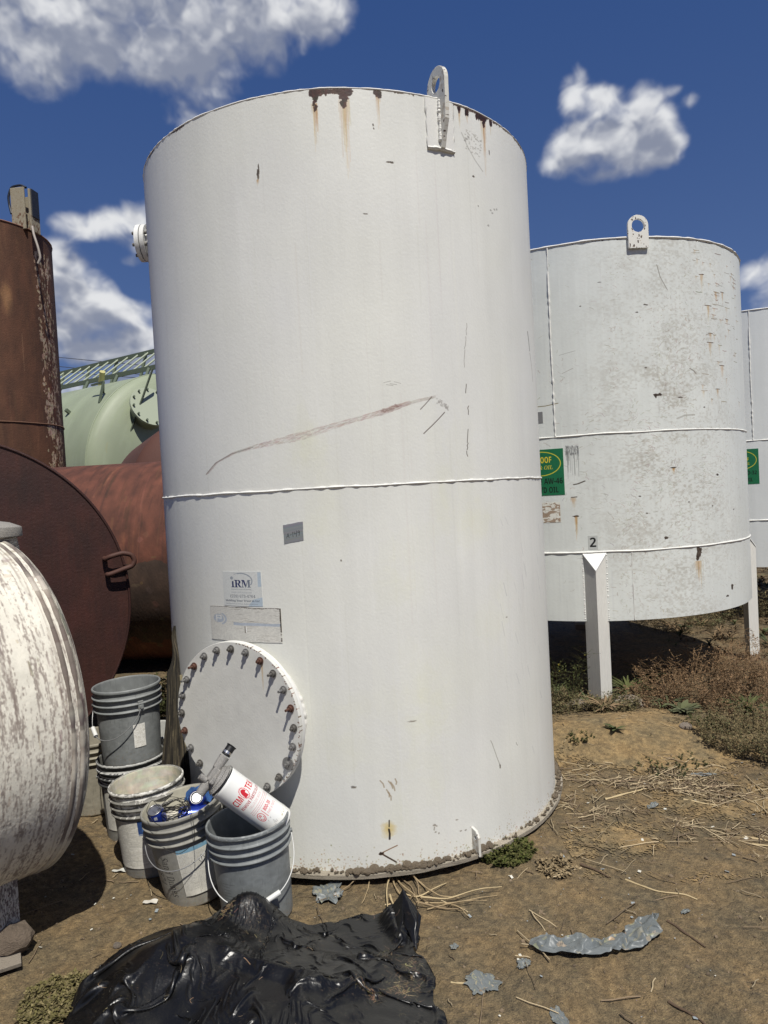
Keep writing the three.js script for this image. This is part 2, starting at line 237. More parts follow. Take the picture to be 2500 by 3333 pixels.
  // dent with a rubbed line, upper part near the lug
  strokeNoise(g, [[X(35), Y(3.02)], [X(37), Y(2.96)], [X(39), Y(2.92)], [X(42), Y(2.885)]], 4, 'rgba(140,138,130,.4)', r, 4);
  for (let i = 0; i < 60; i++) blotch(g, X(36 + r() * 6), Y(3.04 - r() * .1), 2 + r() * 3, 2, 'rgba(128,122,112,.35)', r);
  // the long pinkish rub
  const path = [[-37.6, 1.651], [-34, 1.695], [-28.4, 1.728], [-22, 1.748], [-15.4, 1.765], [-10, 1.78], [-4, 1.802], [3, 1.83], [9.2, 1.855], [12.6, 1.874], [16, 1.889], [22.6, 1.912]], wid = [1.5, 2, 4, 6, 11, 15, 12, 8, 10, 10, 6, 4];
  for (let i = 0; i < path.length - 1; i++) for (let k = 0; k < 150; k++) {
    const t = r(), x = X(lerp(path[i][0], path[i + 1][0], t)), wd = lerp(wid[i], wid[i + 1], t), y = Y(lerp(path[i][1], path[i + 1][1], t)) + (r() - .35) * wd * 1.5, l = 4 + r() * 14;
    g.strokeStyle = i > 2 && i < 10 && r() < .5 ? `rgba(${158 + r() * 30},${134 + r() * 24},${128 + r() * 24},${.08 + r() * .2})` : `rgba(${160 + r() * 30},${152 + r() * 24},${144 + r() * 22},${.06 + r() * .17})`; g.lineWidth = .8 + r() * 1.6; g.beginPath(); g.moveTo(x, y); g.lineTo(x + l, y - l * .27); g.stroke();
  }
  strokeNoise(g, path.slice(0, 4).map(([t, y]) => [X(t), Y(y)]), 1.6, 'rgba(112,104,96,.7)', r, 1);
  for (let i = 0; i < 26; i++) { const t = r(); blotch(g, X(lerp(9.5, 14, t)) + (r() - .5) * 8, Y(lerp(1.857, 1.882, t)) + (r() - .5) * 9, 3 + r() * 4, 2, 'rgba(134,104,98,.4)', r); }
  strokeNoise(g, [[X(22.4), Y(1.912)], [X(21.6), Y(1.9)], [X(20.3), Y(1.88)], [X(19.2), Y(1.862)]], 2.2, 'rgba(80,70,62,.75)', r, 3);
  for (let i = 0; i < 40; i++) { const t = r(); blotch(g, X(lerp(24, 26.6, t)) + (r() - .5) * 14, Y(lerp(1.9, 1.865, t)) + (r() - .5) * 14, 3, 2.2, 'rgba(150,146,138,.4)', r); }
  strokeNoise(g, [[X(25.6), Y(1.85)], [X(24), Y(1.825)], [X(22), Y(1.797)], [X(20.6), Y(1.776)], [X(19.7), Y(1.763)]], 2.2, 'rgba(70,58,48,.85)', r, 2);
  for (const [a, b] of [[10.6, 1.972], [11.2, 1.965], [12, 1.969], [13, 1.976]]) strokeNoise(g, [[X(a), Y(b)], [X(a + 1.6), Y(b - .008 + r() * .02)]], 1.4, 'rgba(128,124,116,.55)', r, 2);
  // cracked line down the paint
  const crk = [[33.5, 2.226], [33.2, 2.17], [32.4, 2.11], [32, 2.033], [32.3, 1.97], [32.2, 1.93], [32.7, 1.88], [32.6, 1.841], [32.2, 1.78], [32, 1.72], [31.6, 1.69], [31.7, 1.668]];
  for (let i = 0; i < crk.length - 1; i++) if (![3, 5, 7].includes(i)) strokeNoise(g, [0, .3, .6, .95].map((t) => [X(lerp(crk[i][0], crk[i + 1][0], t)), Y(lerp(crk[i][1], crk[i + 1][1], t))]), i < 3 ? 1.3 : 2.2, `rgba(74,64,54,${i < 3 ? .6 : .85})`, r, 4);
  strokeNoise(g, [[X(63.3), Y(2.253)], [X(64), Y(2.21)], [X(64.6), Y(2.17)]], 5, 'rgba(60,50,42,.85)', r, 2); strokeNoise(g, [[X(64.8), Y(2.16)], [X(65.8), Y(2.12)], [X(66.4), Y(2.08)], [X(67), Y(2.03)]], 3.4, 'rgba(104,92,80,.7)', r, 4);
  // low knocks
  for (const [a, b, c2, d2] of [[34.6, .45, 35.4, .415], [35.4, .415, 37.4, .33], [44, .4, 44.7, .38]]) strokeNoise(g, [[X(a), Y(b)], [X((a + c2) / 2), Y((b + d2) / 2)], [X(c2), Y(d2)]], 2, 'rgba(120,114,104,.65)', r, 4);
  chip(37.4, .325, 3, 7, 'rgba(84,80,74,.8)');
  for (const [a, b, c2, d2] of [[4.7, .37, 5.6, .345], [6.5, .368, 7.5, .335], [7.2, .36, 8, .325], [6, .33, 6.7, .3], [6.4, .32, 7, .29], [8.2, .372, 8.3, .35]]) { strokeNoise(g, [[X(a), Y(b)], [X((a + c2) / 2 + .2), Y((b + d2) / 2)], [X(c2), Y(d2)]], 3.4, 'rgba(148,128,100,.65)', r, 3); }
  for (let i = 0; i < 16; i++) blotch(g, X(5 + r() * 2.6), Y(.15 + r() * .035), 15, 13, 'rgba(214,186,120,.12)', r);
  strokeNoise(g, [[X(6.3), Y(.205)], [X(6.2), Y(.18)]], 3, 'rgba(34,30,28,.95)', r); strokeNoise(g, [[X(6.2), Y(.168)], [X(6.1), Y(.15)], [X(6.25), Y(.13)]], 5, 'rgba(36,30,28,.95)', r, 3);
  strokeNoise(g, [[X(7.8), Y(.1)], [X(6), Y(.087)], [X(4), Y(.075)]], 2.5, 'rgba(120,84,54,.9)', r, 2); strokeNoise(g, [[X(3.8), Y(.075)], [X(5), Y(.058)], [X(6.5), Y(.042)], [X(7.4), Y(.033)]], 4, 'rgba(58,42,32,.95)', r, 3); blotch(g, X(4), Y(.072), 7, 5, 'rgba(52,38,30,.95)', r);
  for (let i = 0; i < 9; i++) blotch(g, X(14 + r() * 14), Y(.1 + r() * .07), 2 + r() * 4, 2 + r() * 2, 'rgba(112,100,86,.55)', r);
  // grey scuffs towards the lit side
  for (let i = 0; i < 46; i++) { const t = 40 + r() * 30, y = .3 + r() * 1.1; strokeNoise(g, [[X(t), Y(y)], [X(t + 1), Y(y - .03 - r() * .04)]], 1 + r() * 3, `rgba(150,150,152,${.08 + r() * .2})`, r, 4); }
  // mud splashed up from the ground: separate flecks
  for (let i = 0; i < 3200; i++) { const t = -90 + r() * 180, y = r() * r() * r() * .13 * (.5 + fbm(t * .3 + 40, 2, 3)); g.fillStyle = `rgba(${132 + r() * 40},${110 + r() * 34},${78 + r() * 26},${.25 + r() * .45})`; const s = 1 + r() * 3.2; g.fillRect(X(t), Y(y), s, s); }
  grain(g, w, h, (x, y, c) => { const k = 0.985 + (fbm(x / 150, y / 200, 4) - 0.5) * 0.05 + (fbm(x / 30, y / 420 + 40, 3) - 0.5) * 0.03 + (vn(x / 2.5, y / 2.5) - .5) * .02, wv = (fbm(x / 220 + 9, y / 260 + 30, 3) - .5) * 9; c[0] = c[0] * k + wv * .15; c[1] = c[1] * k + wv * .15; c[2] = c[2] * k - wv * .45; });
}, THREE.MirroredRepeatWrapping, THREE.ClampToEdgeWrapping);
const mainMat = std('#ffffff', 0.46, { map: mainMap, bumpMap: peelAt(6, 6), bumpScale: 0.00036 });
const main = thing('white_tank', 'tall plain white cylindrical steel tank with a round bolted manhole cover', 'tank', [TANK.x, 0, TANK.z]);
{
  const R = TANK.R, H = TANK.H;
  part('shell', wall(R, 0.02, H, 192, 1), mainMat, main);
  part('roof', new THREE.CircleGeometry(R - 0.001, 96).rotateX(-Math.PI / 2).translate(0, H - 0.012, 0), M.white, main);
  part('rim_edge', bead(R - 0.002, H, 0.0042, 0.3, 3, 700), M.weld, main);
  part('weld_seam', bead(R, TANK.seam, 0.0048, 0.45, 11, 700), M.weld, main);
  part('base_flange', merge([surf(200, 1, (u, v) => { const th = (u * 2 - 1) * Math.PI, w = R + 0.034 + 0.006 * (vn(u * 60, 3) - .5); return [w * Math.sin(th), lerp(0.012, 0.028, v), w * Math.cos(th)]; }), surf(200, 1, (u, v) => { const th = (u * 2 - 1) * Math.PI, w = lerp(R + 0.034 + 0.006 * (vn(u * 60, 3) - .5), R - 0.01, v); return [w * Math.sin(th), 0.028, w * Math.cos(th)]; }), surf(200, 1, (u, v) => { const th = (u * 2 - 1) * Math.PI, w = lerp(R - 0.06, R + 0.034 + 0.006 * (vn(u * 60, 3) - .5), v); return [w * Math.sin(th), 0.012, w * Math.cos(th)]; })]), std([0.42, 0.37, 0.29], 0.9, { bumpMap: soilBump, bumpScale: 0.003 }), main, 'muddy base flange');
  // clods of soil caked on the flange
  const cl = [], r = rng(21);
  for (let i = 0; i < 1500; i++) { const th = (-95 + r() * 190) * RAD, f = fbm(th * 4 + 9, 2, 3); if (r() > sst(.3, .6, f) + .12) continue; const s = 0.004 + r() * r() * r() * 0.02 * (0.5 + f), g = rock(s, i, .8, 1); const [x, y, z] = onCyl(R + 0.004 + r() * 0.03, th, 0.03 + s * .35 + r() * .006); cl.push(g.translate(x, y, z)); }
  const cm = part('caked_soil', merge(cl), M.dirt, main, 'clods of soil caked on the base flange'); cm.userData.kind = 'stuff';

  // manhole
  const mh = new THREE.Group(); mh.name = 'manhole'; const th = -28.46 * RAD, off = 0.07, n = onCyl(R + off, th, 0.651); mh.position.set(...n); mh.rotation.y = th; main.add(mh);
  const disc = (r, d, seg = 96) => { const s = new THREE.Shape(); s.absarc(0, 0, r, 0, Math.PI * 2, false); return new THREE.ExtrudeGeometry(s, { depth: d, curveSegments: seg, bevelEnabled: true, bevelThickness: 0.0018, bevelSize: 0.0018, bevelSegments: 2 }); };
  const coverMap = canvasTex(1024, 1024, (g, w, h) => { g.fillStyle = 'rgb(219,218,211)'; g.fillRect(0, 0, w, h); const q = rng(8), P = (a, rr) => [w / 2 + Math.cos(a) * rr * w / .66, h / 2 - Math.sin(a) * rr * h / .66];
    const [sx, sy] = P(60 * RAD, .292); rustStreak(g, sx + 6, sy, 300, 11, q, 1.3);
    for (let i = 0; i < 90; i++) { g.fillStyle = `rgba(160,158,150,${.05 + q() * .15})`; g.fillRect(q() * w, q() * h, 1 + q() * 3, 4 + q() * 60); }
    for (let i = 0; i < 24; i++) { const a = i * 15 * RAD + 75 * RAD, [x, y] = P(a, .292); for (let k = 0; k < 3; k++) blotch(g, x + (q() - .5) * 10, y + 12 + q() * 14, 8, 10, 'rgba(150,110,72,.12)', q); }
    for (let i = 0; i < 70; i++) { const a = q() * 2.4 - .9, [x, y] = P(a, .312 + q() * .006); blotch(g, x, y, 3 + q() * 4, 4, `rgba(${70 + q() * 40},${44 + q() * 20},32,.7)`, q); }
    grain(g, w, h, (x, y, c) => { const k = .985 + (fbm(x / 60, y / 60, 4) - .5) * .06; c[0] *= k; c[1] *= k; c[2] *= k; }); });
  const cg = disc(0.3175, 0.013); { const p = cg.attributes.position, uv = cg.attributes.uv; for (let i = 0; i < p.count; i++) uv.setXY(i, p.getX(i) / 0.66 + .5, p.getY(i) / 0.66 + .5); } cg.translate(0, 0, -0.015);
  part('cover', cg, std('#ffffff', 0.5, { map: coverMap, bumpMap: peelAt(1.6, 1.6), bumpScale: 0.0004 }), mh, 'round blind cover plate with a rust run');
  part('flange', disc(0.3165, 0.013).translate(0, 0, -0.0345), M.white, mh);
  part('neck', cylG(0.262, 0.262, 0.19, 72, true).rotateX(Math.PI / 2).translate(0, 0, -0.125), M.white, mh);
  { const seg = 260; part('neck_weld', surf(seg, 6, (u, v) => { const a = u * Math.PI * 2, x = Math.cos(a) * 0.268, y = Math.sin(a) * 0.268, q = 0.009 * (1 + .7 * (vn(u * seg * .4, 9) - .5)), b = v * Math.PI * 2, zz = -(R + off) + Math.sqrt(R * R - x * x); return [x * (1 + Math.cos(b) * q / .268), y * (1 + Math.cos(b) * q / .268), zz + Math.sin(b) * q + .004]; }), M.weld, mh); }
  const nut = () => merge([cylG(0.0155, 0.0155, 0.003, 18).rotateX(Math.PI / 2).translate(0, 0, 0.0035), cylG(0.0115, 0.0115, 0.011, 6).rotateX(Math.PI / 2).translate(0, 0, 0.0105), cylG(0.0058, 0.0054, 0.01, 9).rotateX(Math.PI / 2).translate(0, 0, 0.021)]), nutG = nut();
  const longNut = merge([nut(), cylG(0.0054, 0.005, 0.012, 9).rotateX(Math.PI / 2).translate(0, 0, 0.031)]), bigNut = merge([nut(), cylG(0.026, 0.026, 0.003, 22).rotateX(Math.PI / 2).translate(0, 0, 0.0025)]);
  for (let k = 0; k < 24; k++) {
    const deg = 90 - k * 15, a = deg * RAD, red = [2, 5, 17, 21].includes(k), b = part('bolt', [3, 4, 5, 20, 21].includes(k) ? longNut : k === 8 ? bigNut : nutG, red ? M.rustBolt : k % 3 ? M.zinc : M.steel, mh);
    b.position.set(Math.cos(a) * 0.292, Math.sin(a) * 0.292, 0); b.rotation.z = a * 3 + k * 1.7;
  }
  // lifting lug on a doubler plate
  const lug = new THREE.Group(); lug.name = 'lifting_lug'; main.add(lug);
  part('doubler_plate', patch(R, 24.6 * RAD, 32.1 * RAD, 2.927, 3.122, 0.007, 10), M.white, lug);
  part('plate_weld', merge([vbead(R + .002, 24.6 * RAD, 2.93, 3.122, .004, .8, 4), vbead(R + .003, 32.1 * RAD, 2.93, 3.12, .004, .8, 6), bead(R + .004, 2.925, .007, .5, 31, 26, 24.5 * RAD, 32.2 * RAD)]), M.weld, lug);
  const s = new THREE.Shape(); s.moveTo(.008, -.2); s.lineTo(.016, -.2); s.lineTo(.03, -.155); s.lineTo(.052, -.1); s.quadraticCurveTo(.058, -.03, .058, .03); s.absarc(-.008, .058, .067, -.1, Math.PI - .2, false); s.quadraticCurveTo(-.08, .03, -.082, -.004); s.lineTo(.004, -.004); s.lineTo(.008, -.2);
  const hole = new THREE.Path(); hole.absarc(-.008, .06, .033, 0, Math.PI * 2, true); s.holes.push(hole);
  const lg = new THREE.ExtrudeGeometry(s, { depth: .015, curveSegments: 28, bevelEnabled: true, bevelSize: .002, bevelThickness: .002, bevelSegments: 2 }); lg.translate(0, 0, -.0075).rotateY(-Math.PI / 2 + 26.5 * RAD); { const [x, , z] = onCyl(R, 28.6 * RAD, 0); lg.translate(x, H, z); }
  const lugMap = canvasTex(512, 512, (g, w, h) => { g.fillStyle = 'rgb(212,210,201)'; g.fillRect(0, 0, w, h); const q = rng(15); for (let i = 0; i < 90; i++) blotch(g, q() * w, q() * h, 4 + q() * 16, 4 + q() * 26, q() < .5 ? 'rgba(120,92,66,.25)' : 'rgba(150,140,120,.3)', q); for (let i = 0; i < 26; i++) blotch(g, q() * w, q() * h, 3 + q() * 9, 5 + q() * 22, 'rgba(54,36,28,.85)', q); });
  lugMap.repeat.set(4, 4); part('lug_plate', lg, std('#ffffff', .6, { map: lugMap }), lug, 'worn lifting eye with rust showing through');
  { const b = []; const q = rng(3); for (let y = 2.96; y < 3.12; y += .007) b.push(new THREE.SphereGeometry(.006 + q() * .004, 6, 5).translate(...onCyl(R + .012, 28.0 * RAD + (q() - .5) * .004, y))); part('lug_weld', merge(b), M.weld, lug); }
  // flanged nozzle high on the side
  const nz = new THREE.Group(); nz.name = 'flanged_nozzle'; nz.position.set(...onCyl(R + .012, -91 * RAD, 2.93)); nz.rotation.y = -91 * RAD; main.add(nz);
  const ring = (r, z0, z1) => cylG(r, r, z1 - z0, 40).rotateX(Math.PI / 2).translate(0, 0, (z0 + z1) / 2);
  part('pipe', ring(.06, -.05, .05), M.white, nz); part('flange', ring(.094, .03, .052), M.white, nz); part('gasket', ring(.087, .052, .057), M.black, nz); part('blind_flange', ring(.094, .057, .079), M.whiteBright, nz);
  for (let k = 0; k < 8; k++) { const a = (k + .5) * Math.PI / 4, b = part('bolt', cylG(.009, .009, .078, 6).rotateX(Math.PI / 2).translate(0, 0, .054), M.steel, nz); b.position.set(Math.cos(a) * .077, Math.sin(a) * .077, 0); }
  // anchor clip welded at the base
  const cp = new THREE.Shape(); cp.moveTo(0, 0); cp.lineTo(.048, 0); cp.lineTo(.048, .075); cp.lineTo(.03, .098); cp.lineTo(0, .104); cp.lineTo(0, 0); const ch = new THREE.Path(); ch.absarc(.027, .07, .0085, 0, 6.284, true); cp.holes.push(ch);
  const cG = new THREE.ExtrudeGeometry(cp, { depth: .009, bevelEnabled: true, bevelSize: .0015, bevelThickness: .0015, bevelSegments: 1 }).translate(0, 0, -.0045).rotateY(-Math.PI / 2 + 27.6 * RAD); { const [x, , z] = onCyl(R - .002, 27.6 * RAD, 0); cG.translate(x, .024, z); }
  part('anchor_clip', cG, std('#ffffff', .6, { map: lugMap }), main);

  // stickers
  const note = canvasTex(512, 448, (g, w, h) => { g.fillStyle = 'rgb(126,129,131)'; g.fillRect(0, 0, w, h); const q = rng(33); for (let i = 0; i < 240; i++) { g.strokeStyle = `rgba(${90 + q() * 90},${94 + q() * 90},${98 + q() * 90},.2)`; g.lineWidth = 1 + q() * 4; const y = q() * h; g.beginPath(); g.moveTo(0, y); g.lineTo(w, y - 12 + q() * 14); g.stroke(); }
    const S = (pts, lw = 11) => { g.strokeStyle = 'rgb(16,16,18)'; g.lineWidth = lw; g.lineCap = 'round'; g.lineJoin = 'round'; g.beginPath(); pts.forEach(([x, y], i) => i ? g.lineTo(x, y) : g.moveTo(x, y)); g.stroke(); };
    S([[72, 330], [96, 270], [118, 220], [140, 330]]); S([[84, 290], [136, 286]]); S([[165, 268], [205, 262]]); S([[240, 208], [246, 330]]); S([[282, 205], [278, 262], [340, 252]]); S([[338, 190], [334, 330]]); S([[412, 214], [388, 206], [372, 232], [384, 256], [412, 246], [416, 214], [420, 260], [402, 320]]); });
  part('tape_note', patch(R, -15.2 * RAD, -10.3 * RAD, 1.366, 1.441, .0018, 8, (u, v) => [(v > .5 ? .001 : -.001) * (u - .5), (u - .5) * .012 + .002 * (vn(u * 9 + v * 3, 5) - .5)]), std('#ffffff', .42, { map: note }), main, 'grey duct tape square with a handwritten code');
  const irm = canvasTex(512, 460, (g, w, h) => { g.fillStyle = 'rgb(216,218,214)'; g.fillRect(0, 0, w, h); g.fillStyle = 'rgba(176,192,206,.8)'; g.fillRect(w - 46, 12, 40, 190); g.beginPath(); g.moveTo(330, h); g.lineTo(400, 370); g.lineTo(w, 340); g.lineTo(w, h); g.fill();
    g.strokeStyle = 'rgb(150,158,166)'; g.lineWidth = 13; g.beginPath(); g.ellipse(250, 125, 145, 100, 0, -1.9, .55); g.stroke(); g.lineWidth = 6; g.beginPath(); g.ellipse(235, 118, 150, 92, 0, -2.1, -.6); g.stroke();
    g.fillStyle = 'rgb(30,40,92)'; g.font = 'bold 138px serif'; g.fillText('I', 112, 212); g.fillText('R', 158, 212); g.fillStyle = 'rgb(112,120,134)'; g.fillText('M', 250, 212); g.fillStyle = 'rgb(30,40,92)'; g.save(); g.beginPath(); g.moveTo(250, 110); g.lineTo(330, 110); g.lineTo(308, 190); g.lineTo(250, 150); g.clip(); g.fillText('M', 250, 212); g.restore();
    g.fillStyle = 'rgb(216,218,214)'; g.fillRect(108, 104, 48, 26); g.fillStyle = 'rgb(160,166,172)'; g.beginPath(); g.arc(126, 88, 21, 0, 7); g.fill();
    g.fillStyle = 'rgb(120,124,132)'; g.font = '20px serif'; g.fillText('Innovative Rotational Molding', 112, 244, 270); g.fillStyle = 'rgba(150,152,160,.8)'; g.font = '30px serif'; g.fillText('www.irm-corp.com', 110, 288, 290);
    g.fillStyle = 'rgb(64,70,88)'; g.font = '52px serif'; g.fillText('(559) 673-4764', 92, 348, 335); g.font = 'bold 35px serif'; g.fillText('Molding Your Trust in Us!', 22, 402, 476); g.fillStyle = 'rgb(110,116,130)'; g.font = '20px serif'; g.fillText('2500 West Pecan Avenue, Madera, California', 24, 438, 440);
    grain(g, w, h, (x, y, c) => { const k = .97 + (fbm(x / 12, y / 12, 3) - .5) * .1; c[0] *= k; c[1] *= k; c[2] *= k; }); });
  part('company_label', patch(R, -33.6 * RAD, -21.8 * RAD, 1.106, 1.25, .0012, 12), std('#ffffff', .4, { map: irm }), main, 'white printed company label with a phone number');
  const pl = canvasTex(512, 360, (g, w, h) => { g.fillStyle = 'rgb(211,209,201)'; g.fillRect(0, 0, w, h); const q = rng(66); g.fillStyle = 'rgb(176,184,194)'; g.fillRect(190, 160, 322, 30); g.beginPath(); g.arc(72, 128, 44, 0, 7); g.fill(); g.strokeStyle = 'rgb(176,184,194)'; g.lineWidth = 15; g.beginPath(); g.arc(70, 128, 62, -1.1, 1.1); g.stroke(); g.strokeStyle = 'rgb(218,219,214)'; g.lineWidth = 11; g.strokeRect(54, 100, 38, 28); g.beginPath(); g.moveTo(54, 100); g.lineTo(54, 160); g.stroke();
    g.strokeStyle = 'rgba(120,112,100,.7)'; g.lineWidth = 2; for (let k = 0; k < 26; k++) { let x = 150 + q() * 340, y = 20 + q() * 320; g.beginPath(); g.moveTo(x, y); for (let j = 0; j < 5; j++) { x += 4 + q() * 22; y += (q() - .5) * 14; g.lineTo(x, y); } g.stroke(); } g.fillStyle = 'rgba(96,88,76,.8)'; g.fillRect(270, 196, 7, 74); g.fillStyle = 'rgb(236,235,230)'; g.fillRect(277, 196, 8, 64);
    g.fillStyle = 'rgb(70,62,54)'; for (let x = 0; x < w; x += 5) g.fillRect(x, 0, 5, 3 + q() * 5 * (x > 200 ? 1.6 : .6)); for (let y = 0; y < h; y += 5) if (y < 250 || q() < .5) g.fillRect(w - 5 - q() * 4, y, 9, 5);
    grain(g, w, h, (x, y, c) => { const k = .97 + (fbm(x / 10, y / 10, 4) - .5) * .16; c[0] *= k; c[1] *= k; c[2] *= k; }); });
  part('faded_label', patch(R, -39 * RAD, -17.1 * RAD, .958, 1.1, .0022, 18, (u, v) => [0, (v > .5 ? 1 : .6) * .005 * (vn(u * 14, v * 3) - .5)]), std('#ffffff', .55, { map: pl }), main, 'peeling white label with a pale blue letter P');
}
// ------------------------------------------------------------------ the white tanks on legs
function leggedMap(seed, o) {
  return canvasTex(o.size, o.size, (g, w, h) => {
    g.fillStyle = o.base; g.fillRect(0, 0, w, h); const r = rng(seed), X = (t) => (t + 90) / 180 * w, Y = (y) => (1 - (y - .563) / (3.19 - .563)) * h, S = w / 2048;
    for (let i = 0; i < 200; i++) { g.fillStyle = r() < .6 ? `rgba(160,164,160,${.03 + r() * .05})` : `rgba(246,248,246,${.04 + r() * .06})`; g.fillRect(r() * w, r() * h, (1 + r() * 6) * S, (60 + r() * 600) * S); }
    if (o.full) {
      // grey-brown rubbed grime in crooked little strokes
      for (let i = 0; i < 3600; i++) {
        const t = 12 + (r() + r() + r() - 1.5) * 34, y = 1.75 + (r() + r() + r() - 1.5) * 1.15; if (fbm(t * .16 + 20, y * 3.2 + 4, 4) < .4 + r() * .24) continue;
        let x = X(t), yy = Y(y), a = (fbm(t * .08 + 3, y * 1.3 + 60, 2) - .5) * 9 + r() * .9; g.strokeStyle = `rgba(${128 + r() * 34},${118 + r() * 30},${104 + r() * 26},${.1 + r() * .3})`; g.lineWidth = (1 + r() * 2.4) * S; g.beginPath(); g.moveTo(x, yy); for (let k = 0; k < 4; k++) { a += (r() - .5) * 1.4; x += Math.cos(a) * 5 * S; yy += Math.sin(a) * 5 * S; g.lineTo(x, yy); } g.stroke();
      }
      for (let i = 0; i < 5200; i++) { const t = -6 + r() * 58, y = .58 + r() * 2.5; if (fbm(t * .2 + 8, y * 4 + 90, 4) < .5) continue; g.fillStyle = `rgba(${122 + r() * 40},${104 + r() * 34},${84 + r() * 28},${.15 + r() * .3})`; const s = (1 + r() * 3) * S; g.fillRect(X(t), Y(y), s, s); }
      // short rusty gouges on the lit side
      for (let i = 0; i < 74; i++) { const t = 22 + r() * 27, y = 3.12 - r() * r() * 1.35; const l = (8 + r() * 34) * S; strokeNoise(g, [[X(t), Y(y)], [X(t) + l * .5, Y(y) + 2 * S], [X(t) + l, Y(y) + (r() - .3) * 5 * S]], (1.4 + r() * 2) * S, `rgba(${84 + r() * 40},${62 + r() * 30},${40 + r() * 20},.8)`, r, 2); if (r() < .45) rustStreak(g, X(t) + l * .3, Y(y), (20 + r() * 70) * S, l * .3, r, .5); }
      for (const [t, y, wd, ln] of [[29.7, 2.738, 34, 120], [30.3, 2.543, 24, 60], [30, 2.478, 34, 130], [40.4, 2.663, 26, 60], [36, 2.321, 30, 130], [33, 2.15, 24, 90], [38, 2.85, 22, 120], [27, 2.95, 22, 150]]) { strokeNoise(g, [[X(t) - wd / 2 * S, Y(y)], [X(t), Y(y) - 1], [X(t) + wd / 2 * S, Y(y)]], 4 * S, 'rgba(76,56,38,.9)', r, 2); rustStreak(g, X(t), Y(y), ln * S, wd * .35, r, 1.1); }
      const chip = (t, y, rx, ry) => { blotch(g, X(t), Y(y), rx * S, ry * S, 'rgba(52,40,32,.92)', r); };
      chip(8.4, 2.11, 22, 7); chip(9.3, 2.112, 8, 8); chip(7.9, 2.1, 5, 9); chip(16.4, 2.09, 12, 4); chip(12.9, 1.605, 14, 5); rustStreak(g, X(12.9), Y(1.6), 40, 9, r, 2); chip(31, 1.54, 8, 6); chip(9.5, 1.121, 10, 10); chip(21.1, .995, 13, 34); chip(20.6, .96, 8, 12); chip(21.8, 1.02, 9, 10); rustStreak(g, X(21.2), Y(.94), 190, 22, r, 1.8); chip(37, .72, 8, 20); chip(34, .66, 10, 6); chip(-14, 2.75, 4, 3); chip(-8, 2.9, 8, 2);
      for (const [a, b] of [[5.6, 2.73], [6.2, 2.728], [3, 2.68], [5, 2.3], [1.5, 1.42], [3.5, 1.3], [28, 1.32], [18, 1.36], [26, 2.02], [40, 1.28]]) chip(a, b, 5, 3.4);
      strokeNoise(g, [[X(10), Y(3.0)], [X(11), Y(2.92)], [X(12.4), Y(2.86)], [X(13.4), Y(2.83)]].reverse(), 3 * S, 'rgba(96,90,80,.6)', r, 3);
      strokeNoise(g, [[X(15), Y(1.945)], [X(18), Y(1.966)], [X(21.5), Y(1.968)]], 9 * S, 'rgba(140,134,124,.4)', r, 3); strokeNoise(g, [[X(20.4), Y(2.29)], [X(22), Y(2.275)], [X(23), Y(2.255)]], 3 * S, 'rgba(70,60,50,.8)', r, 2);
      // spilled runs next to the sign
      for (let i = 0; i < 260; i++) { const t = -20.5 + r() * 4, y = 1.8 - r() * .06; g.fillStyle = `rgba(96,96,96,${.1 + r() * .35})`; g.fillRect(X(t), Y(y), 2 * S, (3 + r() * (r() < .1 ? 170 : 12)) * S); }
      strokeNoise(g, [[X(-18.4), Y(1.522)], [X(-17), Y(1.53)], [X(-15), Y(1.545)]], 6 * S, 'rgba(70,62,54,.9)', r, 3); strokeNoise(g, [[X(-19.2), Y(1.435)], [X(-17.6), Y(1.437)]], 5 * S, 'rgba(72,58,46,.9)', r, 1); rustStreak(g, X(-18.6), Y(1.43), 90 * S, 12, r, 1.2); blotch(g, X(-18.2), Y(1.302), 13 * S, 5 * S, 'rgba(58,46,38,.95)', r); rustStreak(g, X(-18), Y(1.3), 190 * S, 7 * S, r, 1.8);
      strokeNoise(g, [[X(-29), Y(2.088)], [X(-26), Y(2.086)], [X(-22), Y(2.1)]], 4 * S, 'rgba(110,96,60,.9)', r, 3); strokeNoise(g, [[X(-21), Y(2.43)], [X(-16), Y(2.45)]], 2 * S, 'rgba(130,130,122,.6)', r, 2); strokeNoise(g, [[X(-20.4), Y(2.3)], [X(-17), Y(2.33)]], 2 * S, 'rgba(130,122,110,.6)', r, 2);
      for (let t = -22; t < 45; t += .5) if (fbm(t * .5 + 90, 3, 3) > .48) blotch(g, X(t), Y(3.186), 5 * S, (3 + r() * 6) * S, 'rgba(70,52,38,.7)', r);
    }
    grain(g, w, h, (x, y, c) => { const k = .985 + (fbm(x / 90, y / 130, 4) - .5) * .06 + (vn(x / 7, y / 260) - .5) * .025; c[0] *= k; c[1] *= k; c[2] *= k;
      if (o.full) { const tt = x / w * 180 - 90, yy = 3.19 - y / h * 2.627, reg = Math.exp(-(((tt - 14) / 24) ** 2)) * (.55 + .45 * Math.exp(-(((yy - 1.7) / .8) ** 2))), q = sst(.44, .8, fbm(x / 9, y / 9, 4) * .6 + fbm(x / 120, y / 120, 4) * .42) * reg * .5; c[0] = lerp(c[0], 142, q); c[1] = lerp(c[1], 133, q); c[2] = lerp(c[2], 118, q); } });
  }, THREE.MirroredRepeatWrapping, THREE.ClampToEdgeWrapping);
}
